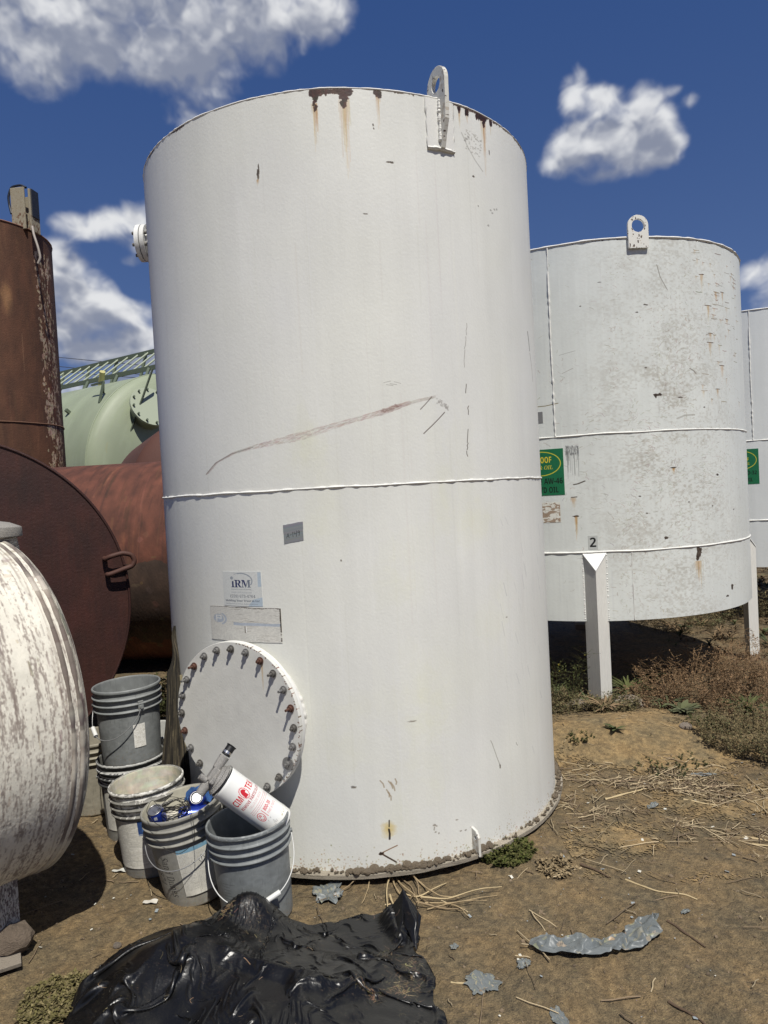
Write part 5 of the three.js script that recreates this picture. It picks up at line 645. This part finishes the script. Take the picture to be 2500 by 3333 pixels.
  for (let step = 0; step < 120; step++) {
    for (let k = 0; k < cnt; k++) { if (pin[k]) continue; for (let d = 0; d < 3; d++) { const q = k * 3 + d, v = (P[q] - Q[q]) * .9; Q[q] = P[q]; P[q] += v - (d === 1 ? .0011 : 0); } if (step % 4 === 0) floorY[k] = lumps(P[k * 3], P[k * 3 + 2]) + .004; }
    for (let it = 0; it < 5; it++) {
      for (let l = 0; l < LK.length; l += 4) { const a = LK[l] * 3, c = LK[l + 1] * 3, dx = P[c] - P[a], dy = P[c + 1] - P[a + 1], dz = P[c + 2] - P[a + 2], L = Math.sqrt(dx * dx + dy * dy + dz * dz) + 1e-9, wa = pin[LK[l]] ? 0 : 1, wc = pin[LK[l + 1]] ? 0 : 1, w = wa + wc; if (!w) continue; const f = (L - LK[l + 2]) / L / w * LK[l + 3] * .9; P[a] += dx * f * wa; P[a + 1] += dy * f * wa; P[a + 2] += dz * f * wa; P[c] -= dx * f * wc; P[c + 1] -= dy * f * wc; P[c + 2] -= dz * f * wc; }
      for (let k = 0; k < cnt; k++) { if (pin[k]) continue; const q = k * 3; if (P[q + 1] < floorY[k]) { P[q + 1] = floorY[k]; P[q] = lerp(P[q], Q[q], .4); P[q + 2] = lerp(P[q + 2], Q[q + 2], .4); } }
    }
  }
  const gi = [], gu = []; for (let k = 0; k < cnt; k++) gu.push(flat[k * 2], flat[k * 2 + 1]); for (let j = 0; j < N; j++) for (let i = 0; i < N; i++) { const k = j * n1 + i; gi.push(k, k + n1, k + n1 + 1, k, k + n1 + 1, k + 1); }
  const g = geoFrom(Array.from(P), gi, gu);
  // the upright folded corner
  const tri = (A, B, C, D, k) => surf(18, 18, (u, v) => { const q = [0, 1, 2].map((d) => lerp(lerp(A[d], B[d], u), lerp(C[d], D[d], u), v)), n = .01 * (ridge(u * 2.2 + k, v * 2.6 + k, 2) - .5) * Math.sin(u * Math.PI) + .012 * Math.sin(u * Math.PI) * Math.sin(v * Math.PI); return [q[0] + n, q[1] + n * .6, q[2] + n, q[0], q[2]]; });
  const A_ = [-.075, .02, -2.5], B_ = [-.005, .118, -2.515], C_ = [.055, .06, -2.44], D_ = [.03, .012, -2.33], E_ = [-.035, .03, -2.37];
  const flap = tri(A_, B_, E_, [-.01, .05, -2.42], 3), flap2 = tri(B_, C_, [-.01, .05, -2.42], D_, 7);
  const dust = canvasTex(2048, 2048, (c, w, h) => {                // map covers 1.3 m
    c.fillStyle = 'rgb(11,11,12)'; c.fillRect(0, 0, w, h); const r = rng(73), X = (x) => (x + 1.15) / 1.3 * w, Y = (z) => (z + 2.65) / 1.3 * h;
    for (let i = 0; i < 30000; i++) { const x = r() * w, y = r() * h; if (fbm(x / 120, y / 120, 4) + (x > w * .6 ? .06 : 0) < .5) continue; c.fillStyle = `rgba(${130 + r() * 40},${110 + r() * 34},${82 + r() * 26},${.05 + r() * .18})`; c.fillRect(x, y, 2 + r() * 8, 1 + r() * 4); }
    const smear = (x, z, rx, n, a) => { for (let k = 0; k < n; k++) { const px = X(x) + (r() + r() - 1) * rx, py = Y(z) + (r() + r() - 1) * rx; c.strokeStyle = `rgba(${140 + r() * 40},${118 + r() * 34},${84 + r() * 26},${a * (.3 + r() * .7)})`; c.lineWidth = 1 + r() * 4; c.beginPath(); c.moveTo(px, py); c.lineTo(px + (r() - .5) * 60, py + (r() - .5) * 60); c.stroke(); } };
    smear(-.02, -2.14, 120, 300, .4); smear(.0, -2.24, 60, 110, .4); smear(-.12, -2.05, 70, 110, .4); smear(-.53, -2.38, 90, 120, .2); smear(-.3, -2.36, 120, 180, .12); smear(-.62, -2.4, 60, 90, .6); smear(-.5, -2.3, 120, 60, .4); smear(-.08, -2.3, 110, 160, .35); smear(-.9, -2.35, 90, 160, .14); smear(-.7, -2.3, 50, 26, .5); smear(-.02, -2.1, 26, 26, .7); smear(-.16, -2.06, 40, 40, .5);
    for (let i = 0; i < 130; i++) { const x = r() * w, y = r() * h; c.strokeStyle = `rgba(${176 + r() * 40},${156 + r() * 34},${112 + r() * 30},${.3 + r() * .5})`; c.lineWidth = 1 + r() * 2.4; c.beginPath(); c.moveTo(x, y); c.quadraticCurveTo(x + (r() - .5) * 40, y + (r() - .5) * 40, x + (r() - .5) * 70, y + (r() - .5) * 70); c.stroke(); }
    for (let i = 0; i < 240; i++) { c.fillStyle = `rgba(200,194,176,${.2 + r() * .5})`; c.fillRect(r() * w, r() * h, 1 + r() * 4, 1 + r() * 3); }
  });
  dust.repeat.set(1 / 1.3, -1 / 1.3); dust.offset.set(1.15 / 1.3, 1 - 2.65 / 1.3);
  const cr = heightTex(1024, 1024, (x, y) => ridge(x / 60, y / 44, 4) * .6 + ridge(x / 17, y / 21, 3) * .4, 2.6, 2.6);
  const film = phy([1, 1, 1], .34, { map: dust, bumpMap: cr, bumpScale: .0007, side: THREE.DoubleSide, ior: 1.52 });
  single('plastic_sheeting', merge([g, flap, flap2]), film, 'crumpled glossy black plastic sheeting heaped against the dark grey pail', 'plastic sheet');
}
// ------------------------------------------------------------------ scraps of grey film
const filmMat = (seed, base = 'rgb(106,111,111)') => phy([1, 1, 1], .45, { side: THREE.DoubleSide, map: canvasTex(512, 256, (g, w, h) => { g.fillStyle = base; g.fillRect(0, 0, w, h); const r = rng(seed); for (let i = 0; i < 60; i++) blotch(g, r() * w, r() * h, 3 + r() * 12, 6 + r() * 26, `rgba(${170 + r() * 20},${156 + r() * 18},${120 + r() * 14},${.15 + r() * .5})`, r, 9); for (let i = 0; i < 90; i++) { g.fillStyle = 'rgba(60,66,70,.3)'; g.fillRect(r() * w, r() * h, 1 + r() * 3, 10 + r() * 50); } }) });
{
  const P = [[.43, -2.35], [.47, -2.3], [.55, -2.285], [.62, -2.275], [.69, -2.29], [.75, -2.315], [.8, -2.36], [.835, -2.4], [.862, -2.425]].map(([x, z]) => new THREE.Vector3(x, 0, z)), c = new THREE.CatmullRomCurve3(P);
  single('grey_film_strip', surf(150, 30, (u, v) => { const p = c.getPoint(u), q = c.getTangent(u), wd = .1 * (.75 + .5 * vn(u * 7, 2)) * (u > .8 ? lerp(1, .12, (u - .8) / .2) : 1), s = (v - .5) * wd, k = Math.abs(((u * 5.2 + v * .9) % 1) - .5) * 2, x = p.x - q.z * s * .8, z = p.z + q.x * s * .8; return [x + .012 * k, gh(x, z) + .006 + .034 * k * (1 - Math.abs(2 * v - 1) * .75) + .018 * ridge(u * 13 + 2, v * 3 + 5, 3) + (v < .06 ? .012 * vn(u * 20, 2) : 0), z + .01 * (k - .5) + .012 * (vn(u * 30, v * 4) - .5), u, v]; }), filmMat(4), 'long crumpled strip of grey plastic film lying on the bare soil', 'plastic film');
  const scrap = (label, x, z, w, d, seed, rot, lift = .012) => single('grey_film_scrap', surf(26, 22, (u, v) => { const a = (u - .5) * 2, b = (v - .5) * 2, e = .6 + .9 * (fbm(a * 2.6 + seed * 3 + 20, b * 2.6 + 20, 4) - .3), lx = a * w * .5 * e * (1 - .25 * b * b), lz = b * d * .5 * e * (1 - .3 * a * a), X = x + lx * Math.cos(rot) + lz * Math.sin(rot), Z = z - lx * Math.sin(rot) + lz * Math.cos(rot); return [X, gh(X, Z) + .004 + lift * (ridge(a * 1.6 + seed, b * 1.6 + 4, 3) - .45), Z, u, v]; }), filmMat(seed), label, 'plastic film', [0, 0, 0], 'scraps of grey film on the soil');
  scrap('torn grey film scrap half buried in front of the tall white tank', -.3, -2.75, .15, .16, 11, .4, .035);
  scrap('flat torn grey film patch between the black sheeting and the grey strip', .23, -2.19, .12, .14, 12, .2, .01);
  scrap('small grey film scrap beside the end of the grey strip', .37, -2.25, .06, .05, 13, .9, .012);
  scrap('thin grey film scrap lying past the dry roots', .16, -2.37, .035, .04, 14, .3, .008);
  scrap('tiny grey film scrap near the straight dark stick', .99, -2.47, .04, .03, 15, .3, .01);
  scrap('grey film scrap at the foot of the round brown shrub', 1.57, -3.62, .16, .06, 16, .1, .012);
  scrap('curled grey film scrap among the scattered straw', 1.2, -3.33, .09, .05, 17, .7, .02);
  scrap('pale grey film scrap low on the bare soil by the grey strip', .43, -2.02, .05, .1, 18, .3, .006);
}
// ------------------------------------------------------------------ sticks, straw, clods, stones
const strawMat = std([.46, .36, .2], .8), twigMat = std([.1, .065, .04], .9);
function taper(points, r0, r1, seed, seg = 28) { const c = new THREE.CatmullRomCurve3(points.map((p) => new THREE.Vector3(...p))); return surf(7, seg, (u, v) => { const p = c.getPoint(v), k = lerp(r0, r1, v) * (.75 + .6 * vn(v * 9 + seed, seed)), a = u * Math.PI * 2, t = c.getTangent(v), n = new THREE.Vector3(-t.z, 0, t.x).normalize(), b = new THREE.Vector3().crossVectors(t, n); return [p.x + (n.x * Math.cos(a) + b.x * Math.sin(a)) * k + .004 * (vn(v * 6, seed + 9) - .5), p.y + (n.y * Math.cos(a) + b.y * Math.sin(a)) * k, p.z + (n.z * Math.cos(a) + b.z * Math.sin(a)) * k + .006 * (vn(v * 5, seed + 4) - .5)]; }); }
let stickNo = 0;
const stick = (label, pts, r, mat, group) => single('stick', taper(pts.map(([x, z, h = 0]) => [x, gh(x, z) + r * .5 + h, z]), r * .75, r * .4, ++stickNo), mat, label, 'stick', [0, 0, 0], group);
stick('bent pale stick lying past the grey film strip', [[.86, -2.71], [.9, -2.66], [.95, -2.615], [1.03, -2.585], [1.07, -2.56]], .005, strawMat);
stick('straight dark stick lying past the end of the grey strip', [[.91, -2.43], [.95, -2.35], [.975, -2.28]], .006, twigMat);
stick('short dark stick on bare soil between tank and grey strip', [[.72, -2.84], [.77, -2.78], [.8, -2.73]], .006, twigMat);
stick('pale stick lying close to the black sheeting', [[.13, -2.2], [.19, -2.18], [.24, -2.17]], .004, strawMat);
stick('dark forked stick half sunk in the soil past the film strip', [[.76, -2.05], [.8, -2.0], [.83, -1.95]], .006, twigMat);
stick('long pale stalk lying over the dense straw heap', [[1.46, -3.0], [1.6, -2.93], [1.78, -2.86], [1.95, -2.8]], .005, strawMat);
stick('second pale stalk crossing beside the dense straw heap', [[1.46, -2.92], [1.6, -2.85], [1.8, -2.76]], .005, strawMat);
stick('stout pale stalk lying in the loose straw near the tall tank', [[1.0, -3.42], [1.1, -3.46], [1.22, -3.5]], .008, strawMat);
stick('broken pale reed with a sharp end on the sandy patch', [[1.36, -3.36], [1.44, -3.29], [1.52, -3.24]], .007, strawMat);
{ // dry roots trailing out from under the tank
  const rootMats = [strawMat, std([.36, .27, .15], .85), std([.26, .19, .11], .9)], r = rng(18), t = thing('dry_roots', 'bundle of dry pale roots trailing out from under the tall white tank', 'roots');
  const lines = [[[-.14, -2.82], [-.15, -2.74], [-.16, -2.66]], [[-.05, -2.83], [-.06, -2.72], [-.075, -2.6], [-.09, -2.52]], [[-.04, -2.83], [-.02, -2.73], [.0, -2.64], [.03, -2.58]], [[-.03, -2.83], [.0, -2.74], [.045, -2.66], [.06, -2.6]], [[.0, -2.83], [.03, -2.77], [.04, -2.7], [.02, -2.65]], [[.03, -2.82], [.055, -2.75], [.06, -2.68], [.09, -2.62]], [[.04, -2.82], [.08, -2.76], [.1, -2.7], [.13, -2.66], [.2, -2.64]], [[-.01, -2.72], [.05, -2.68], [.13, -2.72], [.17, -2.77]], [[.06, -2.66], [.15, -2.64], [.26, -2.65], [.38, -2.68]], [[.07, -2.63], [.17, -2.62], [.27, -2.63], [.35, -2.66]], [[.08, -2.6], [.2, -2.6], [.3, -2.6]], [[.05, -2.62], [.14, -2.585], [.22, -2.57]], [[-.18, -2.84], [-.22, -2.77], [-.27, -2.74]], [[.14, -2.64], [.2, -2.58], [.24, -2.52]], [[-.05, -2.7], [-.03, -2.6], [-.01, -2.55]]];
  for (const l of lines) { const q = .0022 + r() * .0014; part('root', taper(l.map(([x, z]) => [x + (r() - .5) * .02, gh(x, z) + .004 + r() * .022, z + (r() - .5) * .012]), q, q * .45, l[0][0] * 50 + 9), rootMats[fl(r() * 3)], t); }
}
function scatter(name, geo, mat, n, seed, place, label, category, tint) {
  const im = new THREE.InstancedMesh(geo, mat, n), r = rng(seed), m = new THREE.Matrix4(), q = new THREE.Quaternion(), e = new THREE.Euler(), col = new THREE.Color(); let k = 0, guard = 0;
  while (k < n && guard++ < n * 60) { const p = place(r); if (!p) continue; const [x, z, s, lift = 0, tilt = .25] = p; if (Math.hypot(x - TANK.x, z - TANK.z) < TANK.R + .05) continue; e.set((r() - .5) * tilt, r() * 6.283, (r() - .5) * tilt); q.setFromEuler(e); m.compose(new THREE.Vector3(x, gh(x, z) + lift, z), q, Array.isArray(s) ? new THREE.Vector3(...s) : new THREE.Vector3(s, s, s)); im.setMatrixAt(k, m); if (tint) { const c = tint(r); im.setColorAt(k, col.setRGB(...c)); } k++; }
  im.count = k; shade(im); im.name = name; im.userData = { kind: 'stuff', label, category }; scene.add(im); return im;
}
const strawG = merge([tube([[-.5, 0, 0], [-.15, .012, .02], [.2, .01, -.015], [.5, 0, .03]], .022, 6, 4)]);
const strawTint = (r) => { const k = .55 + r() * .75; return r() < .45 ? [.2 * k, .145 * k, .09 * k] : [.44 * k, .35 * k, .215 * k]; };
const white1 = std('#ffffff', .85);
scatter('straw', strawG, white1, 1250, 301, (r) => { const a = r(); let x, z; if (a < .42) { x = 1.25 + (r() + r() + r() - 1.5) * .75; z = -3.42 + (r() + r() + r() - 1.5) * .36; } else if (a < .62) { x = 1.85 + (r() + r() - 1) * .55; z = -3.0 + (r() + r() - 1) * .3; } else { x = -1.7 + r() * 4.2; z = -4.4 + r() * 2.7; if (r() > .3) return null; } const l = .025 + r() * r() * .22, tk = .05 + r() * .07; if (a < .62 && fbm(x * 4 + 9, z * 7 + 2, 3) < .47) return null; return [x, z, [l, tk, tk], .003 + r() * .008]; }, 'dry straw scattered over the bare soil', 'straw', strawTint);
scatter('soil_clods', rock(1, 3, .7, 1), std('#ffffff', .98), 12000, 302, (r) => { const x = -1.9 + r() * 4.4, z = -5 + r() * 3.4, s = .0014 + r() * r() * r() * r() * .013; return [x, z, s, s * .2, 3]; }, 'crumbs of dry soil over the ground', 'soil', (r) => { const k = .7 + r() * .9; return [.15 * k, .112 * k, .073 * k]; });
scatter('litter_flecks', new THREE.PlaneGeometry(1, .7).rotateX(-Math.PI / 2), std('#ffffff', .6, { side: THREE.DoubleSide }), 160, 303, (r) => { const x = -1.5 + r() * 3.6, z = -3.9 + r() * 2; return [x, z, .004 + r() * r() * .018, .006, .7]; }, 'tiny flecks of torn film and paint on soil', 'litter', (r) => r() < .5 ? [.6, .58, .5] : [.26, .29, .3]);
const chalk = std([.3, .25, .2], .95, { bumpMap: soilBump, bumpScale: .006 });
single('field_stone', rock(.06, 2, .8), std([.2, .155, .115], .97, { bumpMap: soilBump, bumpScale: .008 }), 'rounded muddy stone resting on the base plate of the weathered tank', 'stone', [-1.375, .05, -2.45]);
single('field_stone', rock(.11, 5, .7), chalk, 'pale stone at the foot of the numbered tank leg, sunny side', 'stone', [1.56, .02, -4.72]);
single('field_stone', rock(.09, 7, .7), chalk, 'pale flat stone at the foot of the numbered tank leg, shaded side', 'stone', [1.24, .02, -4.72]);
single('field_stone', rock(.035, 8, .7), chalk, 'small pale stone lying alone on the sandy patch', 'stone', [1.7, gh(1.7, -4.12) + .01, -4.12]);
single('field_stone', rock(.014, 12, .8), chalk, 'pebble on the bare soil behind the black sheeting', 'stone', [-1.03, gh(-1.03, -2.48) + .006, -2.48]);
single('paper_scrap', surf(8, 4, (u, v) => [(u - .5) * .055, .004 + .008 * vn(u * 3, v * 2), (v - .5) * .016 * (1 + vn(u * 5, 3)), u, v]), std([.6, .57, .5], .9, { side: THREE.DoubleSide }), 'white paper scrap on the soil beside the shaded patch', 'paper', [-.99, gh(-.99, -2.72), -2.72]);
single('paper_scrap', surf(8, 4, (u, v) => [(u - .5) * .06, .004 + .01 * vn(u * 3, v * 2), (v - .5) * .014 * (1 + vn(u * 5, 3)), u, v]), std([.55, .55, .5], .9, { side: THREE.DoubleSide }), 'white paper scrap in the shade under the weathered tank', 'paper', [-1.2, gh(-1.2, -2.94), -2.96]);
// ------------------------------------------------------------------ weeds
function weedGeo(seed, n, h, spread, o = {}) {                     // thin branching stems with small leaves
  const r = rng(seed), pos = [], idx = [], col = []; const C1 = o.stem || [.13, .08, .045], C2 = o.leaf || [.15, .095, .05], C3 = o.leaf2 || C2;
  const quad = (a, b, c, d, k) => { const i = pos.length / 3; pos.push(...a, ...b, ...c, ...d); for (let j = 0; j < 4; j++) col.push(...k); idx.push(i, i + 1, i + 2, i, i + 2, i + 3); };
  const jit = (c) => { const k = .65 + r() * .7; return c.map((v) => v * k); };
  const seg = (p, q, w, c) => { const dx = q[0] - p[0], dz = q[2] - p[2], l = Math.hypot(dx, dz) || 1, nx = -dz / l * w, nz = dx / l * w; quad([p[0] - nx, p[1], p[2] - nz], [p[0] + nx, p[1], p[2] + nz], [q[0] + nx * .6, q[1], q[2] + nz * .6], [q[0] - nx * .6, q[1], q[2] - nz * .6], c); quad([p[0], p[1] - w, p[2]], [p[0], p[1] + w, p[2]], [q[0], q[1] + w * .6, q[2]], [q[0], q[1] - w * .6, q[2]], c); };
  const leaf = (p, s, c) => { const a = r() * 6.283, t = (r() - .3) * 1.4, ux = Math.cos(a) * Math.cos(t) * s, uy = Math.sin(t) * s, uz = Math.sin(a) * Math.cos(t) * s, wx = -Math.sin(a) * s * (o.slim || .35), wz = Math.cos(a) * s * (o.slim || .35); quad(p, [p[0] + ux * .5 + wx, p[1] + uy * .5, p[2] + uz * .5 + wz], [p[0] + ux, p[1] + uy, p[2] + uz], [p[0] + ux * .5 - wx, p[1] + uy * .5, p[2] + uz * .5 - wz], c); };
  for (let k = 0; k < n; k++) {
    const a = r() * 6.283, d = Math.sqrt(r()) * spread * .75; let p = [Math.cos(a) * d, -.01, Math.sin(a) * d]; const H = h * (.45 + r() * .65) * (1 - .35 * (d / spread)), out = .25 + r() * .6, steps = o.steps || 6; let dir = a + (r() - .5) * 2; const sc = jit(C1);
    for (let s = 0; s < steps; s++) {
      dir += (r() - .5) * .9; const q = [p[0] + Math.cos(dir) * H / steps * out, p[1] + H / steps * (1 - .3 * out), p[2] + Math.sin(dir) * H / steps * out]; seg(p, q, (o.w || .0016) * (1 - s / steps * .6), sc);
      for (let b = 0; b < (o.br || 2); b++) if (s > 0) { const bd = r() * 6.283, bl = H * (.08 + r() * .16), e = [q[0] + Math.cos(bd) * bl, q[1] + bl * (r() * .7), q[2] + Math.sin(bd) * bl]; seg(q, e, (o.w || .0016) * .55, sc); for (let l = 0; l < (o.lv || 3); l++) { const f = r(); leaf([lerp(q[0], e[0], f), lerp(q[1], e[1], f), lerp(q[2], e[2], f)], (o.ls || .011) * (.5 + r()), jit(r() < .5 ? C2 : C3)); } }
      p = q;
    }
    if (o.flower && k % 2 === 0) for (let l = 0; l < 7; l++) leaf([p[0], p[1], p[2]], .011, o.flower);
  }
  const g = geoFrom(pos, idx); g.setAttribute('color', new THREE.Float32BufferAttribute(col, 3)); return g;
}
function rosetteGeo(seed, n, l, w, up, c) { const r = rng(seed), pos = [], idx = [], col = []; for (let k = 0; k < n; k++) { const a = r() * 6.283, L = l * (.6 + r() * .5), e = up * (.4 + r() * .8), kk = .6 + r() * .7; let base = pos.length / 3; for (let s = 0; s <= 5; s++) { const t = s / 5, d = L * t * Math.cos(e * (1 - t * .6)), y = L * (Math.sin(e) * t - .55 * t * t * Math.sin(e)), ww = w * Math.sin(Math.PI * Math.min(1, t * .85 + .12)); for (const q of [-1, 1]) { pos.push(Math.cos(a) * d - Math.sin(a) * ww * q, y + .004, Math.sin(a) * d + Math.cos(a) * ww * q); col.push(c[0] * kk, c[1] * kk, c[2] * kk); } } for (let s = 0; s < 5; s++) { const i = base + s * 2; idx.push(i, i + 1, i + 3, i, i + 3, i + 2); } } const g = geoFrom(pos, idx); g.setAttribute('color', new THREE.Float32BufferAttribute(col, 3)); return g; }
const leafMat = new THREE.MeshPhysicalMaterial({ color: 0xffffff, vertexColors: true, roughness: 1, specularIntensity: .25, side: THREE.DoubleSide, transmission: .25, thickness: 0 });
const dryMat = new THREE.MeshStandardMaterial({ color: 0xffffff, vertexColors: true, roughness: .95, side: THREE.DoubleSide });
function plant(name, label, category, geo, mat, x, z, s = 1, group) { const m = single(name, geo, mat, label, category, [x, gh(x, z), z], group); m.scale.setScalar(s); return m; }
const BR = { w: .002, stem: [.26, .17, .09], leaf: [.2, .12, .062], leaf2: [.15, .1, .055] }, OL = { w: .0018, stem: [.2, .155, .08], leaf: [.1, .095, .04], leaf2: [.16, .125, .06] }, GR = { stem: [.09, .085, .035], leaf: [.07, .082, .026], leaf2: [.1, .11, .042] };
plant('dry_shrub', 'wide brown dry shrub spreading in front of the numbered tank shadow', 'shrub', weedGeo(1, 220, .36, .5, { ...BR, br: 2, lv: 3 }), dryMat, 2.15, -4.95);
plant('dry_shrub', 'tall brown dry shrub beside the far leg of the numbered tank', 'shrub', weedGeo(2, 230, .46, .55, { ...BR, br: 2, lv: 3 }), dryMat, 2.8, -5.1);
plant('dry_shrub', 'round brown shrub alone on the sandy soil beside the straw', 'shrub', weedGeo(3, 240, .24, .34, { ...OL, br: 2, lv: 3, ls: .01 }), dryMat, 2.03, -3.95);
plant('dry_shrub', 'low dry shrub between the wide shrub and the sandy patch', 'shrub', weedGeo(4, 150, .2, .4, { ...BR, br: 2, lv: 3, ls: .01 }), dryMat, 2.3, -4.55);
plant('dry_shrub', 'low olive shrub at the foot of the numbered tank leg', 'shrub', weedGeo(5, 130, .13, .2, { ...OL, br: 2, lv: 3, ls: .01 }), dryMat, 1.42, -4.6);
plant('dry_shrub', 'low olive shrub between tall white tank and the numbered tank leg', 'shrub', weedGeo(6, 150, .15, .24, { ...OL, br: 2, lv: 3, ls: .01 }), dryMat, 1.1, -4.72);
plant('dry_shrub', 'small brown shrub behind the rosette weed under the numbered tank', 'shrub', weedGeo(7, 130, .16, .26, { ...BR, br: 2, lv: 3, ls: .01 }), dryMat, 1.75, -4.72);
plant('dry_shrub', 'brown scrub beyond the numbered tank, in the sun', 'shrub', weedGeo(8, 160, .35, .6, { ...OL, br: 2, lv: 3 }), dryMat, 2.9, -7.2);
plant('dry_shrub', 'brown scrub under the cleaner white tank', 'shrub', weedGeo(9, 170, .5, .7, { ...OL, br: 2, lv: 3, ls: .016 }), dryMat, 3.9, -7.6);
plant('dry_shrub', 'brown scrub far behind, seen between the two legged tanks', 'shrub', weedGeo(10, 170, .6, .9, { ...OL, br: 2, lv: 3, ls: .02 }), dryMat, 4.6, -10.6);
plant('flowering_weed', 'spindly green weed with yellow flowers beside the numbered tank leg', 'weed', weedGeo(11, 20, .5, .2, { ...GR, br: 3, lv: 3, ls: .017, slim: .16, steps: 8, flower: [.75, .62, .1] }), leafMat, 1.16, -4.95);
plant('green_weed', 'spiky green rosette weed in the shade beside the tank leg', 'weed', rosetteGeo(3, 80, .24, .007, 1.25, [.105, .118, .045]), leafMat, 1.66, -5.0);
plant('green_weed', 'spiky green rosette weed in sun before the wide brown shrub', 'weed', rosetteGeo(4, 60, .2, .007, 1.05, [.105, .118, .045]), leafMat, 2.22, -4.42);
plant('green_weed', 'second spiky rosette deep in the shade under the numbered tank', 'weed', rosetteGeo(5, 60, .26, .008, 1.2, [.105, .118, .045]), leafMat, 1.95, -5.35);
plant('green_weed', 'broad leaved weed near the shrub at the sandy edge', 'weed', rosetteGeo(6, 34, .12, .02, .9, [.12, .13, .065]), leafMat, 1.82, -4.45);
plant('green_weed', 'creeping grey green weed on the sand', 'weed', weedGeo(13, 90, .035, .26, { ...GR, leaf: [.11, .115, .055], br: 3, lv: 3, ls: .006, w: .0012 }), leafMat, 1.44, -3.78);
plant('green_weed', 'small upright two leaved seedling on the sand', 'weed', rosetteGeo(8, 9, .09, .012, 1.3, [.1, .12, .045]), leafMat, 1.27, -4.08);
plant('green_weed', 'small tufted weed on the sand beside the seedling', 'weed', weedGeo(15, 34, .05, .1, { ...GR, br: 3, lv: 3, ls: .006 }), leafMat, 1.06, -4.05);
plant('green_weed', 'low weed between the sandy patch and the round shrub', 'weed', weedGeo(16, 50, .08, .14, { ...GR, br: 3, lv: 3, ls: .007 }), leafMat, 1.86, -4.2);
plant('grass_tuft', 'low green moss-like grass tuft growing at the tall tank base clip', 'grass tuft', weedGeo(17, 320, .055, .15, { stem: [.1, .1, .03], leaf: [.085, .1, .026], leaf2: [.13, .125, .045], br: 3, lv: 3, ls: .009 }), leafMat, .43, -2.975);
plant('grass_tuft', 'faded grass tuft growing against the side of the black sheeting', 'grass tuft', weedGeo(18, 200, .05, .13, { stem: [.2, .17, .08], leaf: [.17, .15, .06], leaf2: [.24, .2, .1], br: 3, lv: 3, ls: .01 }), leafMat, -1.13, -2.22);
plant('grass_tuft', 'small tan withered grass tuft beside the green tuft', 'grass tuft', weedGeo(19, 60, .04, .09, { stem: [.24, .18, .1], leaf: [.24, .18, .1], br: 2, lv: 3, ls: .012 }), dryMat, .62, -2.82);
plant('green_weed', 'dark weeds in deep shade behind the nested pails', 'weed', weedGeo(20, 60, .3, .3, { ...GR, br: 3, lv: 4, ls: .018 }), leafMat, -1.75, -5.2);
scatter('ground_weeds', rosetteGeo(30, 16, .09, .004, 1.2, [1, 1, 1]), new THREE.MeshStandardMaterial({ color: 0xffffff, roughness: .95, side: THREE.DoubleSide }), 1400, 305, (r) => { const x = .9 + r() * 7, z = -4.5 - r() * 9; if (fbm(x * .9 + 3, z * .9 + 70, 3) < .5) return null; return [x, z, .5 + r() * 1.5, 0, .3]; }, 'sparse dry weeds over the ground around the legged tanks', 'weeds', (r) => { const k = .5 + r() * .8; return r() < .6 ? [.19 * k, .13 * k, .07 * k] : [.09 * k, .11 * k, .045 * k]; });
renderer.render(scene, camera);
